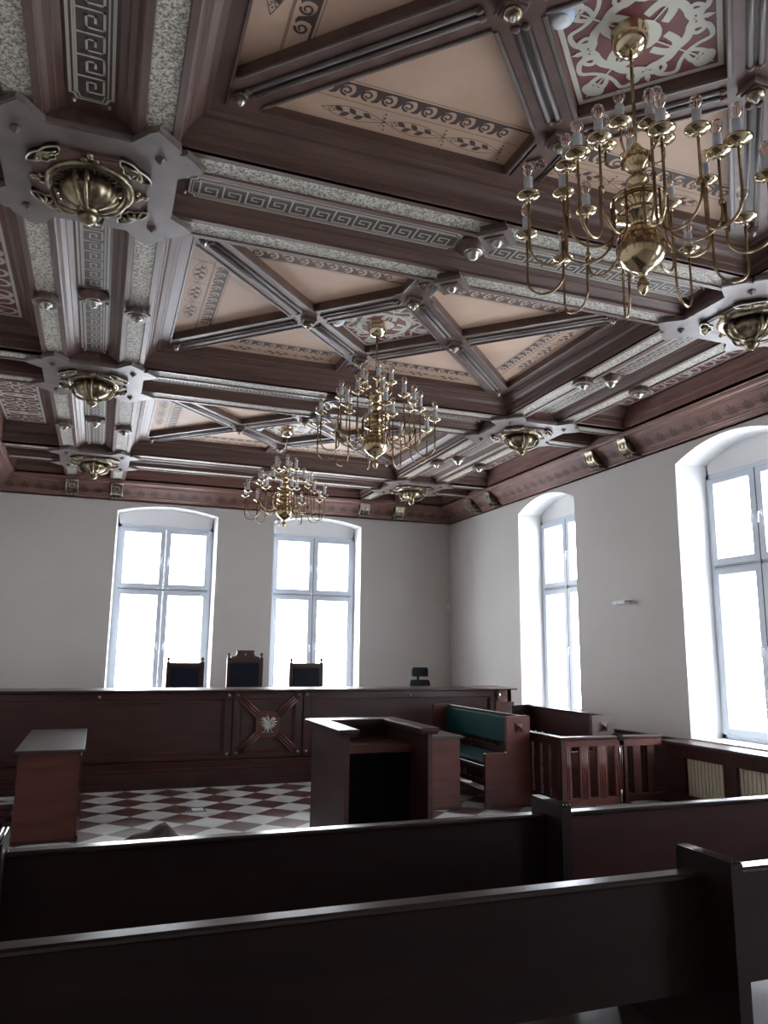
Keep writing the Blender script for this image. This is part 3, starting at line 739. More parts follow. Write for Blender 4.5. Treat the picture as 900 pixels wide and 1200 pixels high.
# ---------------------------------------------------------------- ceiling medallions on the beam crossings
def make_medallion():
    root = empty('ceiling_medallion', (0, 0, 0))
    a, t, rib, bw = .46, .60, .335, .115
    # arrow-cornered plate
    q = [(-.20, -a), (.20, -a), (rib-bw, -a-.05), (rib, -t), (rib+bw, -a), (a+.012, -rib-bw*.1)]
    one = [(rib-bw-.01, -a), (rib-.04, -t+.03), (rib, -t), (rib+bw, -a-.03), (a, -a+.02)]
    one2 = [(a, -a+.02), (a+.03, -rib-bw+.0), (t, -rib), (t-.03, -rib+.04), (a, -rib+bw+.01)]
    quad = one + one2[1:]
    pts = []
    for k in range(4):
        c, s = math.cos(k*PI/2), math.sin(k*PI/2)
        pts += [(x*c-y*s, x*s+y*c) for x, y in quad]
    b = MB(); b.prism(pts, -.03, 0, 'plate'); 
    b.prism([(x*.985, y*.985) for x, y in pts], -.036, -.03, 'plate'); b.build('plate', root)
    # raised octagonal frame
    b = MB(); h, c = .30, .12
    oc = [(-h+c, -h), (h-c, -h), (h, -h+c), (h, h-c), (h-c, h), (-h+c, h), (-h, h-c), (-h, -h+c)]
    b.prism(oc, -.055, -.035, 'ceil'); b.prism([(x*.93, y*.93) for x, y in oc], -.06, -.05, 'ceil'); b.build('octagonal_frame', root)
    for k in range(4):      # pierced leaf ornaments near the corners
        an = PI/4+k*PI/2; cx, cy = .335*math.cos(an)*.98, .335*math.sin(an)*.98
        l = MB(); tf = lambda u, v, w: (cx+u*math.cos(an+PI/2)-v*math.sin(an+PI/2), cy+u*math.sin(an+PI/2)+v*math.cos(an+PI/2), w)
        outline = cr2([(-.115, -.01), (-.085, .025), (-.055, .03), (-.03, .055), (0, .05), (.03, .058), (.055, .032), (.085, .028), (.115, -.01), (.06, -.035), (0, -.03), (-.06, -.035)], 4, True)
        l.prism(outline, -.062, -.04, 'bronze_dark', tf)
        l.tube([tf(u, v, -.066) for u, v in outline+outline[:1]], .006, 'silver', 6)
        for j in range(5):
            a0 = PI*(.1+.2*j); l.tube([tf(0, -.03, -.066), tf(.05*math.cos(a0), -.01+.03*math.sin(a0), -.076), tf(.085*math.cos(a0), .036*math.sin(a0), -.066)], [.005, .011, .005], 'bronze', 6)
        l.build('leaf_ornament', root)
        an = k*PI/2; tr = MB()
        for (u, v) in ((.275, 0), (.255, .03), (.255, -.03), (.30, .0)):
            x, y = u*math.cos(an)-v*math.sin(an), u*math.sin(an)+v*math.cos(an)
            tr.lathe([(.018, 0), (.018, -.012), (.008, -.02)], 'bronze', (x, y, -.055), 8)
        tr.build('trefoil_ornament', root)
    for sx in (-1, 1):
        for sy in (-1, 1):
            s = MB(); s.lathe([(.03, 0), (.03, -.008), (.001, -.034)], 'ceil', (sx*.356, sy*.363, -.036), 6, smooth=False); s.build('stud', root)
    b = MB()   # rim ring with leaf work inside
    b.lathe([(.235, -.05), (.243, -.062), (.235, -.078), (.222, -.080), (.215, -.072), (.205, -.082), (.196, -.076), (.19, -.06), (.12, -.052)], 'bronze', (0, 0, 0), 40)
    b.build('rim_ring', root)
    b = MB()
    for k in range(16):
        an = k*PI/8
        pts = [(.135, 0), (.155, .022), (.18, .02), (.192, 0), (.18, -.02), (.155, -.022)]
        b.tube([(u*math.cos(an)-v*math.sin(an), u*math.sin(an)+v*math.cos(an), -.066) for u, v in pts+pts[:1]], .005, 'bronze', 5)
    b.build('leaf_work', root)
    b = MB()   # lobed bowl
    b.lathe([(.10, -.05), (.135, -.075), (.152, -.10), (.150, -.13), (.130, -.165), (.095, -.19), (.055, -.205), (.05, -.21)], 'bronze', (0, 0, 0), 64, ribs=16, ribd=.07)
    b.build('bowl', root)
    for k in range(8):   # scroll straps
        an = k*PI/4+PI/8*(1 if k % 2 else -.2); s = MB()
        P_ = [(.045, -.225), (.10, -.222), (.160, -.195), (.192, -.15), (.198, -.11), (.182, -.088), (.160, -.092), (.158, -.110), (.172, -.114)]
        s.tube([(r*math.cos(an), r*math.sin(an), z) for r, z in cr2(P_, 4)], .0105, 'bronze', 8); ve = cr2(P_, 4)[-1]; tx, ty = -math.sin(an)*.012, math.cos(an)*.012
        s.tube([(ve[0]*math.cos(an)-tx, ve[0]*math.sin(an)-ty, ve[1]+.004), (ve[0]*math.cos(an)+tx, ve[0]*math.sin(an)+ty, ve[1]+.004)], .020, 'bronze', 12); s.build('scroll', root)
    b = MB(); b.lathe([(.05, -.20), (.062, -.21), (.062, -.228), (.05, -.235), (.056, -.243), (.052, -.262), (.036, -.282), (.015, -.295), (.002, -.30)], 'bronze', (0, 0, 0), 24)
    b.build('finial', root)
    return root
med = make_medallion()
MED = [(XL, 2, 'large bronze ceiling medallion nearest the camera, at the upper left'),
       (XR, 2, 'bronze ceiling medallion at the right edge, beside the nearest chandelier'),
       (XL, 3, 'bronze ceiling medallion second along the left beam, above the left end of the room'),
       (XR, 3, 'bronze ceiling medallion above the right wall brackets, second along the right beam'),
       (XL, 4, 'smallest bronze medallion on the left beam, close to the back wall'),
       (XR, 4, 'small bronze medallion close to the far right corner of the ceiling'),
       (XL, 1, 'bronze ceiling medallion out of view above the front pews, left'),
       (XR, 1, 'bronze ceiling medallion out of view above the front pews, right')]
for k, (x, j, lb) in enumerate(MED[:6]):
    o = med if k == 0 else copy_tree(med)
    o.location = (x, YS[j], Z0); tag(o, lb, 'ceiling ornament', 'medallions on the ceiling beams')

# rib bosses (octagonal) and round bosses
def make_oct():
    root = empty('octagonal_boss'); b = MB(); r = .105
    oc = lambda q: [(q*math.cos(k*PI/4+PI/8), q*math.sin(k*PI/4+PI/8)) for k in range(8)]
    b.prism(oc(r*.9), -.04, .0, 'ceil'); b.prism(oc(r*1.02), -.06, -.04, 'plate'); b.prism(oc(r*.75), -.066, -.06, 'ceil'); b.build('block', root)
    b = MB(); b.lathe([(.050, -.064), (.054, -.073), (.040, -.080), (.034, -.078), (.028, -.094), (.016, -.105), (.002, -.11)], 'silver', (0, 0, 0), 24, ribs=8, ribd=-.15); b.build('rosette', root)
    return root
def make_round():
    root = empty('round_boss'); b = MB()
    b.lathe([(.115, 0), (.118, -.02), (.10, -.03), (.096, -.045), (.07, -.055), (.068, -.065)], 'ceil', (0, 0, 0), 28); b.build('wooden_disc', root)
    b = MB(); b.lathe([(.066, -.05), (.068, -.066), (.056, -.074), (.05, -.068), (.046, -.085), (.03, -.108), (.006, -.12)], 'silver', (0, 0, 0), 28, ribs=10, ribd=-.08); b.build('ribbed_knob', root)
    return root
def make_square():
    root = empty('square_boss'); b = MB(); r = .105
    def sq(h, z0, z1, m_): b.prism([(h*math.sqrt(2)*math.cos(k*PI/2), h*math.sqrt(2)*math.sin(k*PI/2)) for k in range(4)], z0, z1, m_)
    sq(r*.8, -.045, 0, 'ceil'); sq(r*.95, -.075, -.045, 'plate'); sq(r*.6, -.085, -.07, 'ceil'); b.build('block', root)
    b = MB(); b.lathe([(.040, -.083), (.042, -.090), (.03, -.102), (.02, -.115), (.003, -.122)], 'silver', (0, 0, 0), 20, ribs=8, ribd=-.12); b.build('rosette', root)
    return root
octb, rndb, sqb = make_oct(), make_round(), make_square(); used = set()
def place(proto, loc, label, group):
    o = proto if proto.name not in used else copy_tree(proto); used.add(proto.name)
    o.location = loc; tag(o, label, 'ceiling ornament', group); return o
span = ['', 'nearest', 'middle', 'farthest']
for X, side in ((XL, 'left'), (XR, 'right')):
    for i in (2, 3):
        y = (YS[i]+YS[i+1])/2; wh = 'nearer' if i == 2 else 'farther'
        place(octb, (X-.333, y, Z0+.012), 'octagonal wooden boss on the left rib of the %s beam, %s stretch' % (side, wh), 'octagonal bosses on the beam ribs')
        place(octb, (X+.333, y, Z0+.012), 'octagonal wooden boss on the right rib of the %s beam, %s stretch' % (side, wh), 'octagonal bosses on the beam ribs')
        place(rndb, (X, y, Z0+.092), 'round boss with ribbed knob in the key-pattern channel of the %s beam, %s stretch' % (side, wh), 'round bosses in the beam channels')
for j, nm in ((2, 'nearest'), (3, 'second'), (4, 'last')):
    for sg, nf in ((-1, 'near'), (1, 'far')):
        place(sqb, (XC, YS[j]+sg*.333, Z0+.012), 'square wooden boss on the %s rib of the %s cross beam' % (nf, nm), 'square bosses on the cross beams')
    place(rndb, (XC, YS[j], Z0+.092), 'round boss in the key-pattern channel of the %s cross beam' % nm, 'round bosses in the beam channels')

# corbels on the cornice frieze
def make_corbel():
    root = empty('cornice_bracket')   # faces -y, back on the wall plane y=0
    b = MB(); w_ = .085
    pf = cr2([(-.02, -.22), (-.075, -.225), (-.12, -.20), (-.16, -.15), (-.175, -.09), (-.19, -.06), (-.20, -.055)], 4)+[(-.20, -.045), (-.02, -.045)]
    n = len(pf); b.add([(-w_, y, z) for y, z in pf]+[(w_, y, z) for y, z in pf], [tuple(range(n)), tuple(range(2*n-1, n-1, -1))]+[(i, n+i, n+(i+1) % n, (i+1) % n) for i in range(n)], 'bronze')
    b.build('body', root)
    b = MB()
    for x in (-w_, w_): b.tube([(x, y-.003, z) for y, z in pf[:-2]], .008, 'silver', 6)
    b.tube([(-w_-.01, -.205, -.05), (w_+.01, -.205, -.05)], .01, 'silver', 6); b.build('raised_edge', root)
    b = MB()
    for x in (-w_-.004, w_+.004): b.lathe([(.001, 0)], 'bronze_dark', (x, 0, 0), 6) if 0 else b.tube([(x-.004, -.115, -.10), (x+.004, -.115, -.10)], .042, 'bronze_dark', 16)
    for p in ([(-.035, -.165, -.16), (-.035, -.18, -.11), (.0, -.187, -.10), (.035, -.18, -.11), (.035, -.165, -.16)], [(-.02, -.16, -.165), (.02, -.16, -.165)]):
        b.tube(p, .006, 'silver', 6)
    b.build('scroll_relief', root)
    b = MB(); b.box(-w_, w_, -.075, .07, -.262, -.232, 'ceil')
    for x in (-.06, 0, .06): b.box(x-.018, x+.018, -.087, -.075, -.262, -.236, 'silver', .003)
    b.build('studded_base', root)
    return root
corb = make_corbel(); used2 = []
def corbel(x, y, rz, lb):
    o = corb if not used2 else copy_tree(corb); used2.append(1)
    o.location = (x+.075*math.sin(rz), y-.075*math.cos(rz), Z0-.012); o.rotation_euler = (0, 0, rz); tag(o, lb, 'bracket', 'bronze brackets on the cornice')
for X, nm in ((XL, 'left window'), (XR, 'far right corner')):
    for sg, lr in ((-1, 'left'), (1, 'right')): corbel(X+sg*.333, WY1, 0, 'bronze bracket on the back cornice by the %s, %s of its pair' % (nm, lr))
for j, nm in ((3, 'between the right windows'), (4, 'next to the far right corner'), (2, 'beyond the right edge, over the nearest window')):
    for sg, lr in ((-1, 'nearer'), (1, 'farther')): corbel(WX1, YS[j]+sg*.333, -PI/2, 'bronze bracket on the right cornice %s, %s of its pair' % (nm, lr)) if j != 2 else None

# smoke detectors
sd = None
for yc, lb in ((2.515, 'white smoke detector beside the nearest red ceiling panel'), (6.0, 'white smoke detector beside the middle red ceiling panel'), (9.483, 'white smoke detector beside the farthest red ceiling panel')):
    if sd is None:
        sd = empty('smoke_detector'); b = MB(); b.lathe([(.062, 0), (.066, -.03), (.058, -.045)], 'blue_pl', (0, 0, 0), 24); b.build('base', sd)
        b = MB(); b.lathe([(.040, -.045), (.040, -.058), (.03, -.066), (.002, -.068)], 'white_pl', (0, 0, 0), 20); b.build('sensor_cap', sd); o = sd
    else: o = copy_tree(sd)
    o.location = (XC-.43, yc+.02, Z0+ZP); tag(o, lb, 'smoke detector', 'smoke detectors on the ceiling')

# ================================================================ CHANDELIERS
def make_chandelier():
    root = empty('chandelier'); zc = 3.36     # centre of the ball
    b = MB(); b.lathe([(.02, 4.345), (.045, 4.35), (.075, 4.38), (.085, 4.42), (.080, 4.46), (.088, 4.47), (.088, 4.50), (.08, 4.54)], 'brass', (0, 0, 0), 28); b.build('canopy', root)
    b = MB(); b.tube([(0, 0, 3.78), (0, 0, 4.35)], .0085, 'brass_tube', 10); b.build('rod', root)
    b = MB()
    b.lathe([(.006, zc-.215), (.014, zc-.205), (.024, zc-.185), (.026, zc-.165), (.018, zc-.145), (.010, zc-.135), (.018, zc-.125), (.022, zc-.112), (.05, zc-.098),
             (.082, zc-.074), (.102, zc-.04), (.109, zc), (.102, zc+.04), (.082, zc+.074), (.055, zc+.095)], 'brass', (0, 0, 0), 36); b.build('ball', root)
    b = MB()
    b.lathe([(.055, zc+.09), (.04, zc+.105), (.045, zc+.12), (.10, zc+.14), (.112, zc+.155), (.09, zc+.175), (.05, zc+.19), (.045, zc+.205), (.075, zc+.225), (.085, zc+.245), (.07, zc+.265),
             (.035, zc+.285), (.028, zc+.31), (.048, zc+.325), (.05, zc+.34), (.03, zc+.355), (.024, zc+.375), (.045, zc+.395), (.068, zc+.425), (.062, zc+.455), (.03, zc+.475), (.016, zc+.495), (.022, zc+.505), (.012, zc+.52)], 'brass', (0, 0, 0), 32)
    b.build('baluster_stem', root)
    b = MB()
    for k in range(40):
        pass
    b.tube([(.115*math.cos(t*PI/16), .115*math.sin(t*PI/16), zc+.235) for t in range(33)], .010, 'brass', 8); b.build('hub_ring', root)
    # one light (cup, candle, bulb), shared meshes
    cup = MB(); cup.lathe([(.008, -.030), (.012, -.022), (.010, -.014), (.030, -.008), (.048, .002), (.054, .008), (.050, .009), (.030, .002), (.014, .002)], 'brass', (0, 0, 0), 20)
    can = MB(); can.lathe([(.0185, .002), (.0195, .01), (.0195, .090), (.014, .094)], 'candle', (0, 0, 0), 14)
    blb = MB(); blb.lathe([(.010, .092), (.012, .099), (.021, .110), (.0275, .126), (.0275, .139), (.021, .154), (.010, .163), (.001, .165)], 'bulb', (0, 0, 0), 14)
    for a in range(3):
        blb.tube([(.006*math.cos(a*2.1), .006*math.sin(a*2.1),   .104), (.007*math.cos(a*2.1), .007*math.sin(a*2.1), .140)], .0022, 'filament', 5)
    protos = []
    def light(arm, x, y, z):
        if not protos:
            for mb, nm in ((cup, 'drip_cup'), (can, 'candle_sleeve'), (blb, 'bulb')): protos.append(mb.build(nm, arm, (x, y, z)))
        else:
            for p in protos:
                c = p.copy(); COL.objects.link(c); c.parent = arm; c.location = (x, y, z)
    def U(b, an, r0_, z0_, r1_, z1_, zb, col=None):
        """arm from (r0,z0) down, round a U with bottom zb, up to (r1,z1) in the radial plane at angle an"""
        rad = (r1_-r0_)/2; cx = (r0_+r1_)/2; zc_ = zb+rad*.92
        pts = [(r0_, z0_)]
        for t in range(13):
            a = PI+PI*t/12; pts.append((cx+rad*math.cos(a), zc_+rad*.92*math.sin(a)))
        pts.append((r1_, z1_))
        b.tube([(r*math.cos(an), r*math.sin(an), z) for r, z in pts], .0062, 'brass_tube', 8)
    for k in range(10):
        an = -PI/2+.353*1+math.radians(5)+k*PI/5
        R1, R2 = .335, .515
        a1 = MB(); U(a1, an, .12, zc+.235, R1, zc+.335, zc-.01)
        a1.lathe([(.012, -.012), (.013, 0), (.012, .012)], 'brass_tube', (R1*math.cos(an), R1*math.sin(an), zc+.135), 10)
        o1 = a1.build('inner_arm', root); light(o1, R1*math.cos(an), R1*math.sin(an), zc+.365)
        a2 = MB(); U(a2, an, R1+.012, zc+.135, R2, zc+.17, zc-.115)
        o2 = a2.build('outer_arm', root); light(o2, R2*math.cos(an), R2*math.sin(an), zc+.20)
    for k in range(5):
        an = -PI/2+.353+math.radians(40)+k*2*PI/5; R0 = .135
        a = MB(); U(a, an, .035, zc+.48, R0, zc+.52, zc+.43); o = a.build('top_arm', root); light(o, R0*math.cos(an), R0*math.sin(an), zc+.55)
    return root
ch = make_chandelier()
CH = [(2.515, 'largest brass chandelier, nearest the camera at the upper right'), (6.0, 'middle of the three brass chandeliers, hanging in the centre of the room'),
      (9.483, 'smallest brass chandelier, hanging farthest away near the back wall')]
for k, (y, lb) in enumerate(CH):
    o = ch if k == 0 else copy_tree(ch); o.location = (XC-.065, y, 0); o.rotation_euler = (0, 0, (.30, 0, .12)[k]); tag(o, lb, 'chandelier', 'brass chandeliers')

# ================================================================ FURNITURE
# ---- judges' bench
YB = 9.66
jb = empty('judges_bench', (1.9, YB, 0)); tag(jb, 'long dark mahogany judges\' bench spanning the room below the back windows', 'bench')
def part(mb, name, parent, label=None):
    o = mb.build(name, parent); o.matrix_parent_inverse = Matrix.Translation(-parent.location) if parent.type == 'EMPTY' else Matrix()
    if label: o['label'] = label
    return o
b = MB(); b.box(WX0+.01, 5.56, YB-.06, YB+.62, 1.085, 1.115, 'mah_h', .008); part(b, 'worktop', jb)
b = MB(); b.box(WX0+.01, 5.30, YB, YB+.06, .2, 1.085, 'mah'); b.box(5.30, 5.54, YB+.08, YB+.14, 0, 1.085, 'mah_l')
b.box(5.30, 5.56, YB+.04, YB+.10, 0, .92, 'mah'); b.box(5.48, 5.54, YB+.08, YB+.6, 0, 1.085, 'mah_l'); part(b, 'front_board', jb)
b = MB()
b.add([(x, y, z) for x in (WX0+.01, 5.30) for y, z in ((YB, 0), (YB-.12, 0), (YB-.12, .19), (YB-.10, .20), (YB-.10, .22), (YB-.03, .27), (YB-.03, .285), (YB, .29))],
      [tuple(range(8)), tuple(range(15, 7, -1))]+[(i, i+8, (i+1) % 8+8, (i+1) % 8) for i in range(8)], 'mah_h')
for x0, x1 in ((-1.5, -.65), (-.55, .48), (.56, 1.58), (1.66, 2.5), (2.58, 3.6), (3.68, 4.4), (4.46, 5.25)):
    for z in (.055, .10, .145): b.box(x0, x1, YB-.128, YB-.12, z-.008, z+.008, 'mah_h')
part(b, 'plinth', jb)
def panel_frame(b, x0, x1, z0, z1, wd=.085):
    y = YB
    b.box(x0, x1, y-.025, y, z1-wd, z1, 'mah_h', .004); b.box(x0, x1, y-.025, y, z0, z0+wd*.8, 'mah_h', .004)
    b.box(x0, x0+wd, y-.024, y, z0, z1, 'mah', .004); b.box(x1-wd, x1, y-.024, y, z0, z1, 'mah', .004)
    for s in (wd+.004, wd+.02):
        b.box(x0+s, x1-s, y-.012, y, z1-s-.006, z1-s, 'mah_l'); b.box(x0+s, x1-s, y-.012, y, z0+s-.012, z0+s-.006, 'mah_l')
        b.box(x0+s, x0+s+.006, y-.012, y, z0+s, z1-s, 'mah_l'); b.box(x1-s-.006, x1-s, y-.012, y, z0+s, z1-s, 'mah_l')
studs = [(.06, 1.04), (1.555, 1.05), (1.66, 1.05), (2.43, 1.05), (2.54, 1.05), (1.555, .36), (1.66, .36), (2.43, .36), (2.54, .36), (3.95, 1.03), (-1.4, 1.04)]
for x0, x1 in ((WX0+.02, 1.595), (1.615, 2.475), (2.50, 5.235)):
    b = MB(); panel_frame(b, x0, x1, .30, 1.08); part(b, 'front_panel', jb)
b = MB()
for x, z in studs: b.tube([(x, YB-.024, z), (x, YB-.036, z), (x, YB-.052, z)], [.02, .018, .002], 'steel', 8)
part(b, 'metal_stud', jb)
b = MB(); b.box(5.235, 5.305, YB-.035, YB, .29, 1.08, 'mah_l', .006)
b.prism([(0, .065), (.05, 0), (0, -.065), (-.05, 0)], 0, .02, 'bronze_dark', lambda u, v, w: (5.27+u, YB-.035-w, 1.02+v))
b.tube([(5.27, YB-.055, 1.02), (5.27, YB-.07, 1.02), (5.27, YB-.085, 1.02)], [.028, .02, .002], 'steel', 8); part(b, 'end_post', jb)
# X battens and the eagle
ex_, ez_ = 2.045, .69
for a in (1, -1):
    for s in (1, -1):
        b = MB()
        L0_, L1_ = .17, .46; th = math.atan2(.33, .36)*1
        dx, dz = s*a*math.cos(th), s*math.sin(th); nx_, nz_ = -dz, dx
        for off in (-.032, 0, .032):
            b.tube([(ex_+dx*L0_+nx_*off, YB-.026, ez_+dz*L0_+nz_*off), (ex_+dx*L1_+nx_*off, YB-.026, ez_+dz*L1_+nz_*off)], .016, 'mah_l', 8)
        part(b, 'diagonal_batten', jb)
b = MB(); b.box(ex_-.15, ex_+.15, YB-.035, YB, ez_-.16, ez_+.16, 'mah_l', .006); crest_base = part(b, 'crest_block', jb)
eag = MB(); tfe = lambda u, v, w: (ex_+u*.9, YB-.037-w, ez_+v*.95)
eag.prism(cr2([(0, .055), (.022, .035), (.028, 0), (.02, -.035), (0, -.06), (-.02, -.035), (-.028, 0), (-.022, .035)], 3, True), 0, .018, 'pewter', tfe)
eag.prism(cr2([(-.008, .04), (-.014, .075), (-.02, .09), (-.04, .086), (-.022, .10), (-.004, .103), (.012, .09), (.014, .06), (.012, .04)], 2, True), 0, .018, 'pewter', tfe)
for k in range(3): eag.box(ex_-.014+k*.008, ex_-.009+k*.008, YB-.05, YB-.037, ez_+.104, ez_+.118, 'pewter')
for sg in (-1, 1):
    sh = cr2([(sg*.02, .02), (sg*.04, .06), (sg*.065, .085), (sg*.085, .075)], 3)
    eag.stroke(sh, .024, 'pewter', tfe, .016); eag.tube([tfe(u, v, .012) for u, v in sh], .010, 'pewter', 6)
    for k in range(7):
        a0 = math.radians(62-26*k); L_ = .105-.008*abs(k-2)
        x0_, z0_ = .035+.008*k*0, .03
        x1_, z1_ = .04+L_*math.cos(a0)*.85, .02+L_*math.sin(a0)*.9
        eag.tube([tfe(sg*(.03), .045-.012*k, .01), tfe(sg*(.5*(.03+x1_)), .5*(.05-.012*k+z1_)+.006, .014), tfe(sg*x1_, z1_, .008)], [.007, .009, .004], 'pewter', 6)
    eag.tube([tfe(sg*.012, -.03, .01), tfe(sg*.04, -.06, .012), tfe(sg*.05, -.085, .01)], [.010, .007, .004], 'pewter', 6)
    for t in (-1, 0, 1): eag.tube([tfe(sg*.05, -.082, .01), tfe(sg*(.05+.022*t+.008), -.10, .008)], .004, 'pewter', 5)
for t in (-1, 0, 1): eag.tube([tfe(0, -.05, .01), tfe(.018*t, -.105, .008)], [.008, .005], 'pewter', 6)
eo = eag.build('eagle_emblem', crest_base); eo['label'] = 'silver crowned eagle emblem with spread wings'

# raised floor behind the bench
b = MB(); b.box(WX0+.01, 5.5, YB+.62, WY1-.01, 0, .2, 'mah_h'); tag(b.build('trim_2'), kind='structure')

# ---- high-backed chairs behind the bench
def high_chair(x, y, label, crest=False, w_=.25, top=1.43):
    t = empty('high_back_chair', (x, y, .2)); tag(t, label, 'chair', 'high-backed chairs behind the judges\' bench')
    H = top-.2
    b = MB(); b.box(-w_+.03, w_-.03, -.02, .02, .42, H-.03, 'mah', .006); b.box(-w_+.02, w_-.02, -.028, .028, H-.075, H-.02, 'mah', .008)
    if crest:
        pf = [(-.20, H-.03), (-.20, H), (-.15, H+.005), (-.125, H+.03), (-.12, H+.07), (-.13, H+.075), (-.13, H+.09), (.13, H+.09), (.13, H+.075), (.12, H+.07), (.125, H+.03), (.15, H+.005), (.20, H), (.20, H-.03)]
        b.prism(pf, -.022, .022, 'mah', lambda u, v, w: (u, w, v))
        b.tube([(0, -.022, H+.03), (0, -.035, H+.03)], [.012, .004], 'steel', 8)
    b.build('back_frame', t)
    b = MB(); b.box(-w_+.065, w_-.065, -.05, .02, .50, H-.09, 'navy', .015); b.build('back_cushion', t)
    b = MB(); b.box(-w_+.02, w_-.02, -.48, -.02, .40, .48, 'navy', .02); b.build('seat', t)
    for sx in (-1, 1):
        b = MB(); b.box(sx*(w_-.02)-.024, sx*(w_-.02)+.024, -.024, .024, 0, H-.01, 'mah', .005); o = b.build('back_post', t)
        k = MB(); k.lathe([(.012, 0), (.016, .008), (.010, .016), (.022, .03), (.024, .045), (.014, .062), (.003, .07)], 'mah', (sx*(w_-.02), 0, H-.01), 14); k.build('post_finial', o)
        b = MB(); b.box(sx*(w_-.03)-.022, sx*(w_-.03)+.022, -.47, -.43, 0, .62, 'mah', .005); b.build('front_leg', t)
        b = MB(); b.box(sx*(w_-.03)-.025, sx*(w_-.03)+.025, -.50, -.02, .62, .65, 'mah', .008); b.build('armrest', t)
    return t
high_chair(1.176, 11.2, 'high-backed chair with navy back in front of the left back window', w_=.255)
high_chair(2.013, 11.2, 'tallest high-backed chair with stepped crest, between the two back windows', True, w_=.255, top=1.50)
high_chair(2.925, 11.2, 'high-backed chair with navy back in front of the second back window', w_=.25)
# ---- office chair
oc = empty('office_chair', (4.77, 11.25, .2)); tag(oc, 'black office chair with separate headrest behind the right part of the judges\' bench', 'chair')
b = MB(); b.box(-.24, .24, -.50, -.02, .46, .54, 'black_pl', .03); b.build('seat', oc)
pts = lambda x, z: -.02-.10*(x*x)/.05
b = MB()
def curved(b, x0, x1, z0, z1, th, mat, bow=.9, tp=1.0):
    n = 8; V = []; F = []
    for i in range(n+1):
        for j, (z, s) in enumerate(((z0, 1), (z0+.02, 1.04), (z1-.03, 1.04*tp), (z1, .92*tp))):
            x = (x0+(x1-x0)*i/n)*s; y = -bow*x*x
            V += [(x, y, z), (x, y+th, z)]
    for i in range(n):
        for j in range(3):
            a = (i*4+j)*2; c = ((i+1)*4+j)*2
            F += [(a, c, c+2, a+2), (a+1, a+3, c+3, c+1)]
        a = i*8; c = a+8; F += [(a, a+1, c+1, c), (a+6, c+6, c+7, a+7)]
    for j in range(3):
        a = j*2; F.append((a, a+2, a+3, a+1)); a = (n*4+j)*2; F.append((a, a+1, a+3, a+2))
    b.add(V, F, mat)
curved(b, -.20, .20, .56, .965, .05, 'black_pl', 1.0, .80); b.build('backrest', oc)
b = MB(); curved(b, -.13, .13, 1.015, 1.155, .05, 'black_pl', 1.8); b.build('headrest', oc)
b = MB(); b.tube([(0, .05, .90), (0, .06, 1.04)], .02, 'black_pl'); b.tube([(0, -.2, .08), (0, -.2, .47)], .03, 'black_pl'); b.tube([(0, -.2, .45), (0, .06, .47), (0, .07, .62)], .02, 'black_pl'); b.build('column', oc)
for k in range(5):
    b = MB(); a = k*2*PI/5; b.tube([(0, -.2, .10), (.28*math.cos(a), -.2+.28*math.sin(a), .065)], [.025, .015], 'black_pl')
    b.lathe([(.01, -.028), (.028, -.02), (.028, .02), (.01, .028)], 'black_pl', (.28*math.cos(a), -.2+.28*math.sin(a), .03), 12); b.build('base_leg', oc)

# ---- left desk, small right desk
def desk(name, x0, x1, y0, y1, label, h=.75):
    t = empty(name, ((x0+x1)/2, (y0+y1)/2, 0)); tag(t, label, 'desk')
    b = MB(); b.box(x0-.03, x1+.03, y0-.04, y1+.03, h-.028, h, 'top', .005); part(b, 'desk_top', t)
    b = MB(); b.box(x0, x1, y0, y0+.03, .03, h-.028, 'mah_l'); part(b, 'end_panel', t)
    b = MB(); b.box(x0, x1, y1-.03, y1, .03, h-.028, 'mah_l'); part(b, 'end_panel', t)
    b = MB(); b.box(x0+.01, x0+.03, y0+.03, y1-.03, .03, h-.028, 'mah'); part(b, 'side_panel', t)
    b = MB(); b.box(x1-.03, x1-.01, y0+.03, y1-.03, .03, h-.028, 'mah')
    for z in (.10, h-.10): b.box(x1-.012, x1+.006, y0+.01, y1-.01, z-.035, z+.035, 'mah_h', .003)
    for y in (y0+.045, (y0+y1)/2, y1-.045): b.box(x1-.012, x1+.006, y-.035, y+.035, .06, h-.06, 'mah', .003)
    part(b, 'side_panel', t)
    b = MB(); b.box(x0+.003, x1+.025, y0+.003, y1-.003, 0, .05, 'mah_h', .006); b.box(x0+.003, x1+.012, y0+.003, y1-.003, .05, .08, 'mah_h', .004); part(b, 'base_moulding', t)
    return t
desk('clerk_desk', -.555, -.07, 7.24, 9.0, 'long wooden desk with shiny top at the left, seen end-on on the tiled floor')
desk('clerk_desk', 3.16, 3.64, 7.5, 8.1, 'small wooden desk standing between the witness stand and the green bench', .735)

# ---- witness stand
wx0, wx1, wy0, wy1 = 1.69, 2.365, 5.33, 6.22; WH = 1.05
ws = empty('witness_stand', (2.0, 5.7, 0)); tag(ws, 'three-sided dark wooden witness stand with wide ledge, open towards the pews', 'witness stand')
b = MB()
L = [(wx0-.05, wy0-.03), (wx0+.10, wy0-.03), (wx0+.10, wy1-.13), (wx1-.10, wy1-.13), (wx1-.10, wy0-.03), (wx1+.05, wy0-.03), (wx1+.05, wy1+.05), (wx0-.05, wy1+.05)]
def uledge(b, z0, z1, g=0):
    b.box(L[0][0]+g, L[1][0]-g, L[0][1]+g, L[6][1]-g, z0, z1, 'mah_h', .006)
    b.box(L[4][0]+g, L[5][0]-g, L[0][1]+g, L[6][1]-g, z0, z1, 'mah_h', .006)
    b.box(L[1][0]-g, L[4][0]+g, wy1-.13+g, L[6][1]-g, z0+.0005, z1-.0005, 'mah_h')
uledge(b, WH-.028, WH); part(b, 'ledge', ws)
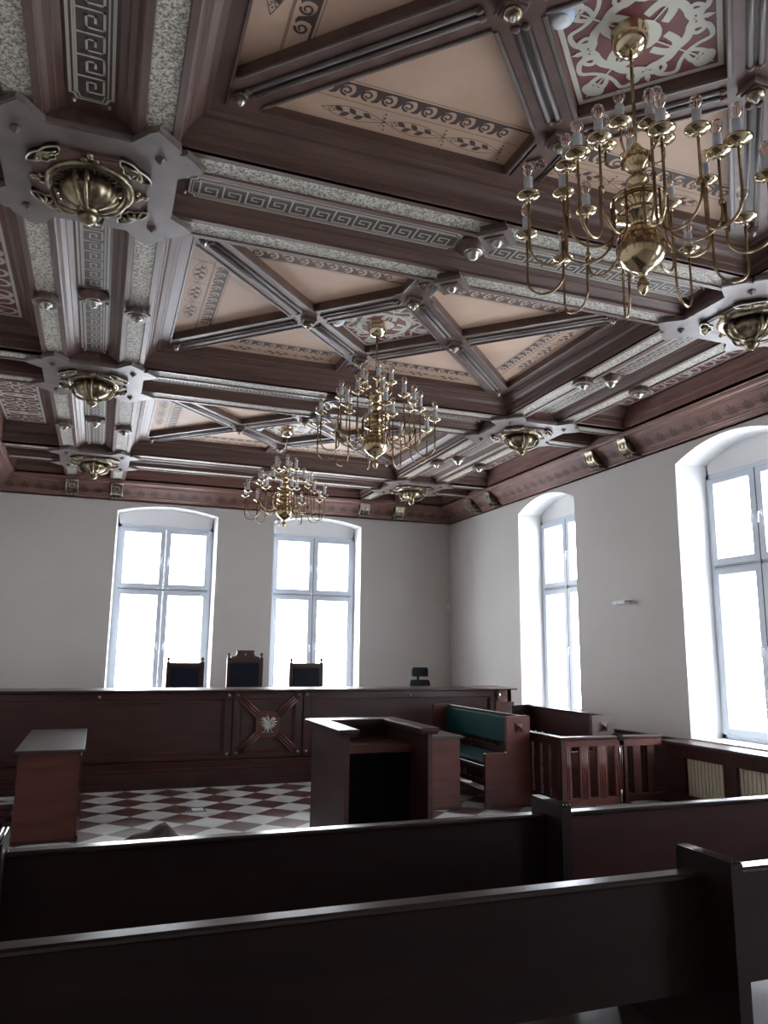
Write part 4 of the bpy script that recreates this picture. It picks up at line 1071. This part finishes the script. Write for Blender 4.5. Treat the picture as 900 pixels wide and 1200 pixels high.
b = MB(); uledge(b, WH-.05, WH-.028, .012); part(b, 'ledge_moulding', ws)
for x0, x1 in ((wx0, wx0+.035), (wx1-.035, wx1)):
    b = MB(); b.box(x0, x1, wy0, wy1, 0, WH-.05, 'mah'); part(b, 'side_panel', ws)
b = MB(); b.box(wx0+.035, wx1-.035, wy1-.035, wy1, 0, WH-.05, 'mah'); part(b, 'front_panel', ws)
b = MB(); b.box(wx0+.035, wx1-.035, wy0+.32, wy1-.035, .88, .905, 'mah_h'); b.box(wx0+.035, wx1-.035, wy0+.30, wy0+.325, .84, .905, 'mah_l', .004); part(b, 'shelf', ws)
b = MB(); b.box(wx0+.036, wx1-.036, wy0+.34, wy0+.36, 0, .87, 'black'); part(b, 'recess_shade_board', ws, 'black board standing in for the shaded recess below the shelf')  # near-black board stands in for the shade under the shelf

# ---- bench with end boards (green one and the dark one)
def side_bench(x_seat, x_back, y0, y1, label, back_mat, seat_mat, name, wood='mah_l'):
    """runs along y; x_back is the outer back face, seat towards x_seat"""
    sg = 1 if x_back > x_seat else -1
    t = empty(name, ((x_seat+x_back)/2, (y0+y1)/2, 0)); tag(t, label, 'bench')
    lo = lambda a, c: (min(a, c), max(a, c))
    for y in (y0, y1-.045):
        b = MB()
        pf = [(x_seat, 0), (x_seat, .55), (x_seat+sg*.005, .555), (x_back-sg*.28, .555), (x_back-sg*.275, .56), (x_back-sg*.27, .925), (x_back-sg*.02, .935), (x_back+sg*.01, .93), (x_back+sg*.02, 0)]
        if sg < 0: pf = pf[::-1]
        b.prism(pf, y, y+.045, wood, lambda u, v, w: (u, w, v)); o = part(b, 'end_board', t)
        if y == y0:
            k = MB(); cx = x_back-sg*.12
            k.prism([(cx-.05, .76), (cx+.05, .76), (cx+.05, .86), (cx-.05, .86)], y0-.008, y0, 'bronze_dark', lambda u, v, w: (u, w, v))
            k.add([(cx-.042, y0-.008, .768), (cx+.042, y0-.008, .768), (cx+.042, y0-.008, .852), (cx-.042, y0-.008, .852), (cx, y0-.04, .81)], [(0, 1, 4), (1, 2, 4), (2, 3, 4), (3, 0, 4)], wood)
            q = k.build('pyramid_stud', o)
    a, c = lo(x_back-sg*.035, x_back); b = MB(); b.box(a, c, y0+.045, y1-.045, .62, .92, 'mah_h', .006)
    a2, c2 = lo(x_back-sg*.055, x_back-sg*.0); b.box(a2, c2, y0+.045, y1-.045, .905, .925, 'mah_h', .004); part(b, 'back_board', t)
    if back_mat:
        a, c = lo(x_back-sg*.09, x_back-sg*.035); b = MB(); b.box(a, c, y0+.05, y1-.05, .60, .90, back_mat, .02); part(b, 'back_cushion', t)
    a, c = lo(x_seat+sg*.03, x_back-sg*.04); b = MB(); b.box(a, c, y0+.045, y1-.045, .385, .42, 'mah_h', .004); part(b, 'seat_board', t)
    if seat_mat:
        b = MB(); b.box(a, c, y0+.05, y1-.05, .42, .475, seat_mat, .02); part(b, 'seat_cushion', t)
    b = MB(); a, c = lo(x_back-sg*.025, x_back-sg*.005)
    n = int((y1-y0)/.16)
    for k in range(n+1):
        y = y0+.07+k*(y1-y0-.14)/n; b.box(a, c, y-.045, y+.045, .05, .62, 'mah')
    a, c = lo(x_back-sg*.04, x_back+sg*.0)
    for z in (.09, .22, .52): b.box(a, c, y0+.045, y1-.045, z-.03, z+.03, 'mah_h')
    part(b, 'rear_slats', t)
    b = MB(); a, c = lo(x_seat+sg*.08, x_seat+sg*.11); b.box(a, c, y0+.045, y1-.045, .10, .16, 'mah_h', .004); part(b, 'stretcher', t)
    return t
side_bench(3.89, 4.42, 7.40, 9.36, 'long bench with green upholstered seat and back, facing left', 'green', 'green', 'upholstered_bench')
side_bench(4.86, 5.40, 7.26, 9.0, 'dark wooden bench inside the railed dock, below the far right window', None, None, 'dock_bench', 'mah')

# ---- dock railing
DX, DY, DH = 4.475, 6.88, .76
dk = empty('dock_railing', (5.0, 6.9, 0)); tag(dk, 'low reddish wooden railing of fluted slats with a gate, in front of the dark bench', 'railing')
b = MB(); b.box(DX-.03, 5.72, DY-.035, DY+.05, DH-.03, DH, 'mah_h', .006); b.box(DX-.03, DX+.05, DY+.05, 9.0, DH-.03, DH, 'mah_h', .006); part(b, 'top_rail', dk)
b = MB(); b.box(DX, 5.16, DY-.01, DY+.03, DH-.10, DH-.03, 'mah_l'); b.box(DX, DX+.04, DY+.03, 9.0, DH-.10, DH-.03, 'mah'); b.box(DX, 5.16, DY-.01, DY+.03, .08, .16, 'mah_l'); b.box(DX, DX+.04, DY+.03, 9.0, .08, .16, 'mah'); part(b, 'lower_rail', dk)
def slat(x, y, along_x=True, m_='mah_l', w_=.058):
    b = MB(); z0_, z1_ = .10, DH-.05
    if along_x:
        b.box(x-w_, x+w_, y-.012, y+.015, z0_, z1_, m_)
        for o_ in (-.03, -.01, .01, .03): b.tube([(x+o_, y-.012, z0_+.05), (x+o_, y-.010, z1_-.05)], .006, m_, 6)
    else: b.box(x-.012, x+.015, y-w_, y+w_, z0_, z1_, m_)
    part(b, 'slat', dk)
for k in range(4): slat(DX+.055+k*.215, DY)
for k in range(12): slat(DX+.018, DY+.14+k*.165, False, 'mah')
b = MB(); b.box(DX-.005, DX+.05, DY-.016, DY+.04, 0, DH-.03, 'mah'); part(b, 'corner_post', dk)
b = MB()
gx = 5.18
b.box(gx, 5.72, DY-.01, DY+.03, DH-.11, DH-.035, 'mah_l'); b.box(gx, 5.72, DY-.01, DY+.03, .10, .17, 'mah'); b.box(gx, gx+.09, DY-.012, DY+.032, .08, DH-.035, 'mah', .003)
for x in (5.40, 5.58): b.box(x-.045, x+.045, DY-.005, DY+.02, .14, DH-.05, 'mah')
gt = part(b, 'gate', dk)
for z0_, z1_ in ((.50, .64), (.10, .22)):
    b = MB(); b.tube([(gx-.006, DY-.02, z0_), (gx-.006, DY-.02, z1_)], .007, 'steel', 8); b.build('hinge', gt)
b = MB(); b.box(gx-.04, gx+.02, DY-.045, DY+.055, DH-.02, DH+.018, 'black_pl', .004); b.build('latch', gt)

# ---- wainscot and radiator cover on the right wall
rc = empty('radiator_cover', (5.9, 4.8, 0)); tag(rc, 'dark wooden radiator cover with cream ribbed panels below the nearest right window', 'radiator cover')
RX = 5.78
b = MB(); b.box(RX-.04, WX1-.005, 3.3, 6.92, .672, .70, 'top', .006); part(b, 'shelf', rc)
b = MB()
openings = [(6.08, 6.61), (5.36, 5.92), (4.64, 5.20), (3.92, 4.48)]
ed = [6.88]+[v for o_ in openings for v in (o_[1], o_[0])]+[3.32]
for i in range(0, len(ed), 2): b.box(RX, RX+.03, ed[i+1], ed[i], .18, .545, 'mah')
b.box(RX, RX+.03, 3.32, 6.88, .545, .672, 'mah_h'); b.box(RX, RX+.03, 3.32, 6.88, 0, .18, 'mah_h')
b.box(RX+.03, WX1-.005, 6.85, 6.88, 0, .672, 'mah'); part(b, 'front_frame', rc)
for (a, c) in openings:
    b = MB(); n = 11
    for k in range(n):
        y = a+(c-a)*(k+.5)/n; b.box(RX+.04, RX+.06, y-.019, y+.019, .16, .57, 'cream', .008)
    b.box(RX+.055, RX+.07, a-.02, c+.02, .16, .57, 'cream'); part(b, 'ribbed_panel', rc, 'cream ribbed radiator panel')
wn = MB(); wn.box(WX1-.06, WX1-.005, 6.90, 9.55, 0, .69, 'mah'); wn.box(WX1-.08, WX1-.005, 6.90, 9.55, .67, .70, 'mah_h', .004)
for y in (7.0, 7.65, 8.3, 8.95): 
    wn.box(WX1-.068, WX1-.06, y, y+.5, .12, .14, 'mah_l'); wn.box(WX1-.068, WX1-.06, y, y+.5, .58, .60, 'mah_l')
    wn.box(WX1-.068, WX1-.06, y, y+.02, .14, .58, 'mah_l'); wn.box(WX1-.068, WX1-.06, y+.48, y+.5, .14, .58, 'mah_l')
tag(wn.build('trim_3'), kind='structure')

# ---- pews
def pew(x0, x1, yb, label, red=False, left_post=True, right_post=True):
    wd = 'pew_lit' if red else 'pew'  # red picks the copy with the light painted in
    t = empty('pew', ((x0+x1)/2, yb, 0)); tag(t, label, 'pew')
    b = MB(); b.box(x0+.0, x1, yb-.005, yb+.035, .62, .93, wd); b.box(x0, x1, yb-.015, yb+.045, .93, .95, 'pew_edge', .006); part(b, 'backrest', t)
    b = MB(); b.box(x0, x1, yb+.03, yb+.46, .40, .43, 'seat_wood', .008); part(b, 'seat', t)
    b = MB(); b.box(x0, x1, yb+.06, yb+.085, 0, .40, wd); part(b, 'seat_support', t)
    for on, x in ((left_post, x0-.045), (right_post, x1)):
        if not on: continue
        b = MB()
        pf = [(yb-.115, 0), (yb-.115, .99), (yb-.105, 1.0), (yb+.105, 1.0), (yb+.115, .99), (yb+.125, .60), (yb+.46, .57), (yb+.47, 0)]
        b.prism(pf, x, x+.045, wd, lambda u, v, w: (w, u, v))
        for dx in (.008, .0225, .037): b.tube([(x+dx, yb-.112, .999), (x+dx, yb+.112, .999)], .0055, 'pew_edge', 6)
        part(b, 'end_board', t)
pew(-.232, 1.787, 2.87, 'dark front-row pew in the middle block, second from the camera')
pew(-.232, 1.787, 1.99, 'darkest pew across the bottom of the picture, nearest the camera')
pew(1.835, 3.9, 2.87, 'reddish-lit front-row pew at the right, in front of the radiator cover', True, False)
pew(1.835, 3.9, 1.99, 'pew at the lower right corner with its seat lit by the window', False, False)
pew(-1.65, -.28, 2.87, 'dark pew at the far left edge, left of the front-row end board', False, False, False)

# ---- small things
b = MB(); dz_ = 2.22
wd_ = empty('wall_device', (WX1, 7.8, 2.195)); tag(wd_, 'small white signal box with four dark symbols on the wall between the right windows', 'signal box')
b = MB(); b.box(-.10, 0, -.12, .12, 0, .045, 'white_pl', .006); b.build('housing', wd_)
b = MB()
for k, y in enumerate((.085, .03, -.03, -.085)):
    if k % 2: b.box(-.102, -.1, y-.008, y+.008, .015, .03, 'gasket')
    else: b.prism([(y-.010, .014), (y+.010, .014), (y, .032)], -.102, -.1, 'gasket', lambda u, v, w: (w, u, v))
b.build('symbols', wd_)
ms = empty('motion_sensor', (WX1-.03, WY1-.03, 2.34)); tag(ms, 'small white motion sensor in the far right corner of the room', 'motion sensor')
b = MB(); b.prism([(-.05, .02), (.02, .02), (.02, -.05), (-.01, -.045), (-.045, -.01)], 0, .11, 'white_pl'); b.build('housing', ms)
b = MB(); b.prism([(-.047, -.012), (-.012, -.047), (-.016, -.053), (-.053, -.016)], .02, .06, 'blue_pl'); b.build('lens', ms)

fb = empty('floor_outlet', (.98, 8.25, 0)); tag(fb, 'flush floor outlet cover with dark frame among the diamond tiles', 'floor outlet')
b = MB()
for x0, x1, y0, y1 in ((-.02, .16, -.10, -.085), (-.02, .16, .085, .10), (.145, .16, -.10, .10), (-.16, -.145, -.09, .09), (.02, .03, -.1, .1)): b.box(x0, x1, y0, y1, 0, .006, 'gasket')
b.build('frame', fb); b = MB(); b.box(.03, .145, -.085, .085, 0, .004, 'white_pl'); b.build('lid', fb)
cl = MB(); n = 14
V = []; F = []
for i in range(n+1):
    for j in range(7):
        u = i/n; v = j/6
        hgt = .15*math.exp(-((u-.66)/.20)**2)*(1-.9*abs(2*v-1)**1.5)+.08*math.exp(-((u-.35)/.22)**2)*(1-abs(2*v-1)**2)+.012*math.sin(u*19+v*5)
        V.append((.02+.56*u+.03*math.sin(v*6), -.14+.30*v+.02*math.sin(u*7), max(.004, hgt)))
for i in range(n):
    for j in range(6): a = i*7+j; F.append((a, a+7, a+8, a+1))
cl.add(V, F, 'paper', True); co = cl.build('crumpled_cloth', None, (.25, 6.95, 0)); tag(co, 'brownish crumpled cloth heap lying on the tiled floor behind the front pew', 'cloth')

# low wooden step left of the desk
st = MB(); st.box(WX0+.01, -.66, 7.3, 8.55, 0, .10, 'mah_h', .006)
for k in range(4): st.box(WX0+.01, -.66, 7.3+.31*k, 7.32+.31*k, .1, .104, 'pew')
so = st.build('floor_step'); tag(so, 'low dark wooden step on the floor left of the long desk', 'step')

# ---- outside: bare tree and a bush beyond the back windows
tr_ = empty('bare_tree', (-.6, 18.0, -2.5)); tag(tr_, 'bare tree branches seen faintly through the left back window', 'tree')
b = MB(); random.seed(3)
b.tube([(0, 0, 0), (.1, .1, 2.5), (.5, 0, 4.2), (1.2, .1, 5.2), (2.3, 0, 6.0)], [.16, .13, .07, .03, .01], 'bark', 8); b.build('trunk', tr_)
b = MB()
for k in range(7):
    z = 2.2+k*.35; a = random.uniform(-.5, .5); s = random.choice((-1, 1)); L1_ = random.uniform(1.2, 2.2)
    p = [(.1, .1, z), (.1+s*L1_*.5, a*.5, z+.5), (.1+s*L1_, a, z+.7+random.uniform(0, .5))]
    b.tube(cr2(p, 4), [.035-.003*i for i in range(9)], 'bark', 6)
b.build('branches', tr_)
bu = empty('outside_tree', (5.6, 19.5, -2.5)); tag(bu, 'pale leafy tree outside the second back window', 'tree')
b = MB(); b.tube([(0, 0, 0), (0, 0, 4.5)], [.15, .05], 'bark', 8); b.build('trunk', bu)
b = MB(); random.seed(5)
for k in range(420):
    a = random.uniform(0, 2*PI); r = random.uniform(.1, 1)**.5; z = random.uniform(1.6, 5.2); R_ = .9*(1-abs(z-3.2)/2.6)
    c = Vector((R_*r*math.cos(a), R_*r*math.sin(a), z)); d1 = Vector((random.gauss(0, 1), random.gauss(0, 1), random.gauss(0, 1))).normalized()*.09; d2 = d1.orthogonal().normalized()*.05
    b.poly([c-d1, c+d2, c+d1, c-d2], 'leaf')
o = b.build('foliage', bu); o['kind'] = 'stuff'
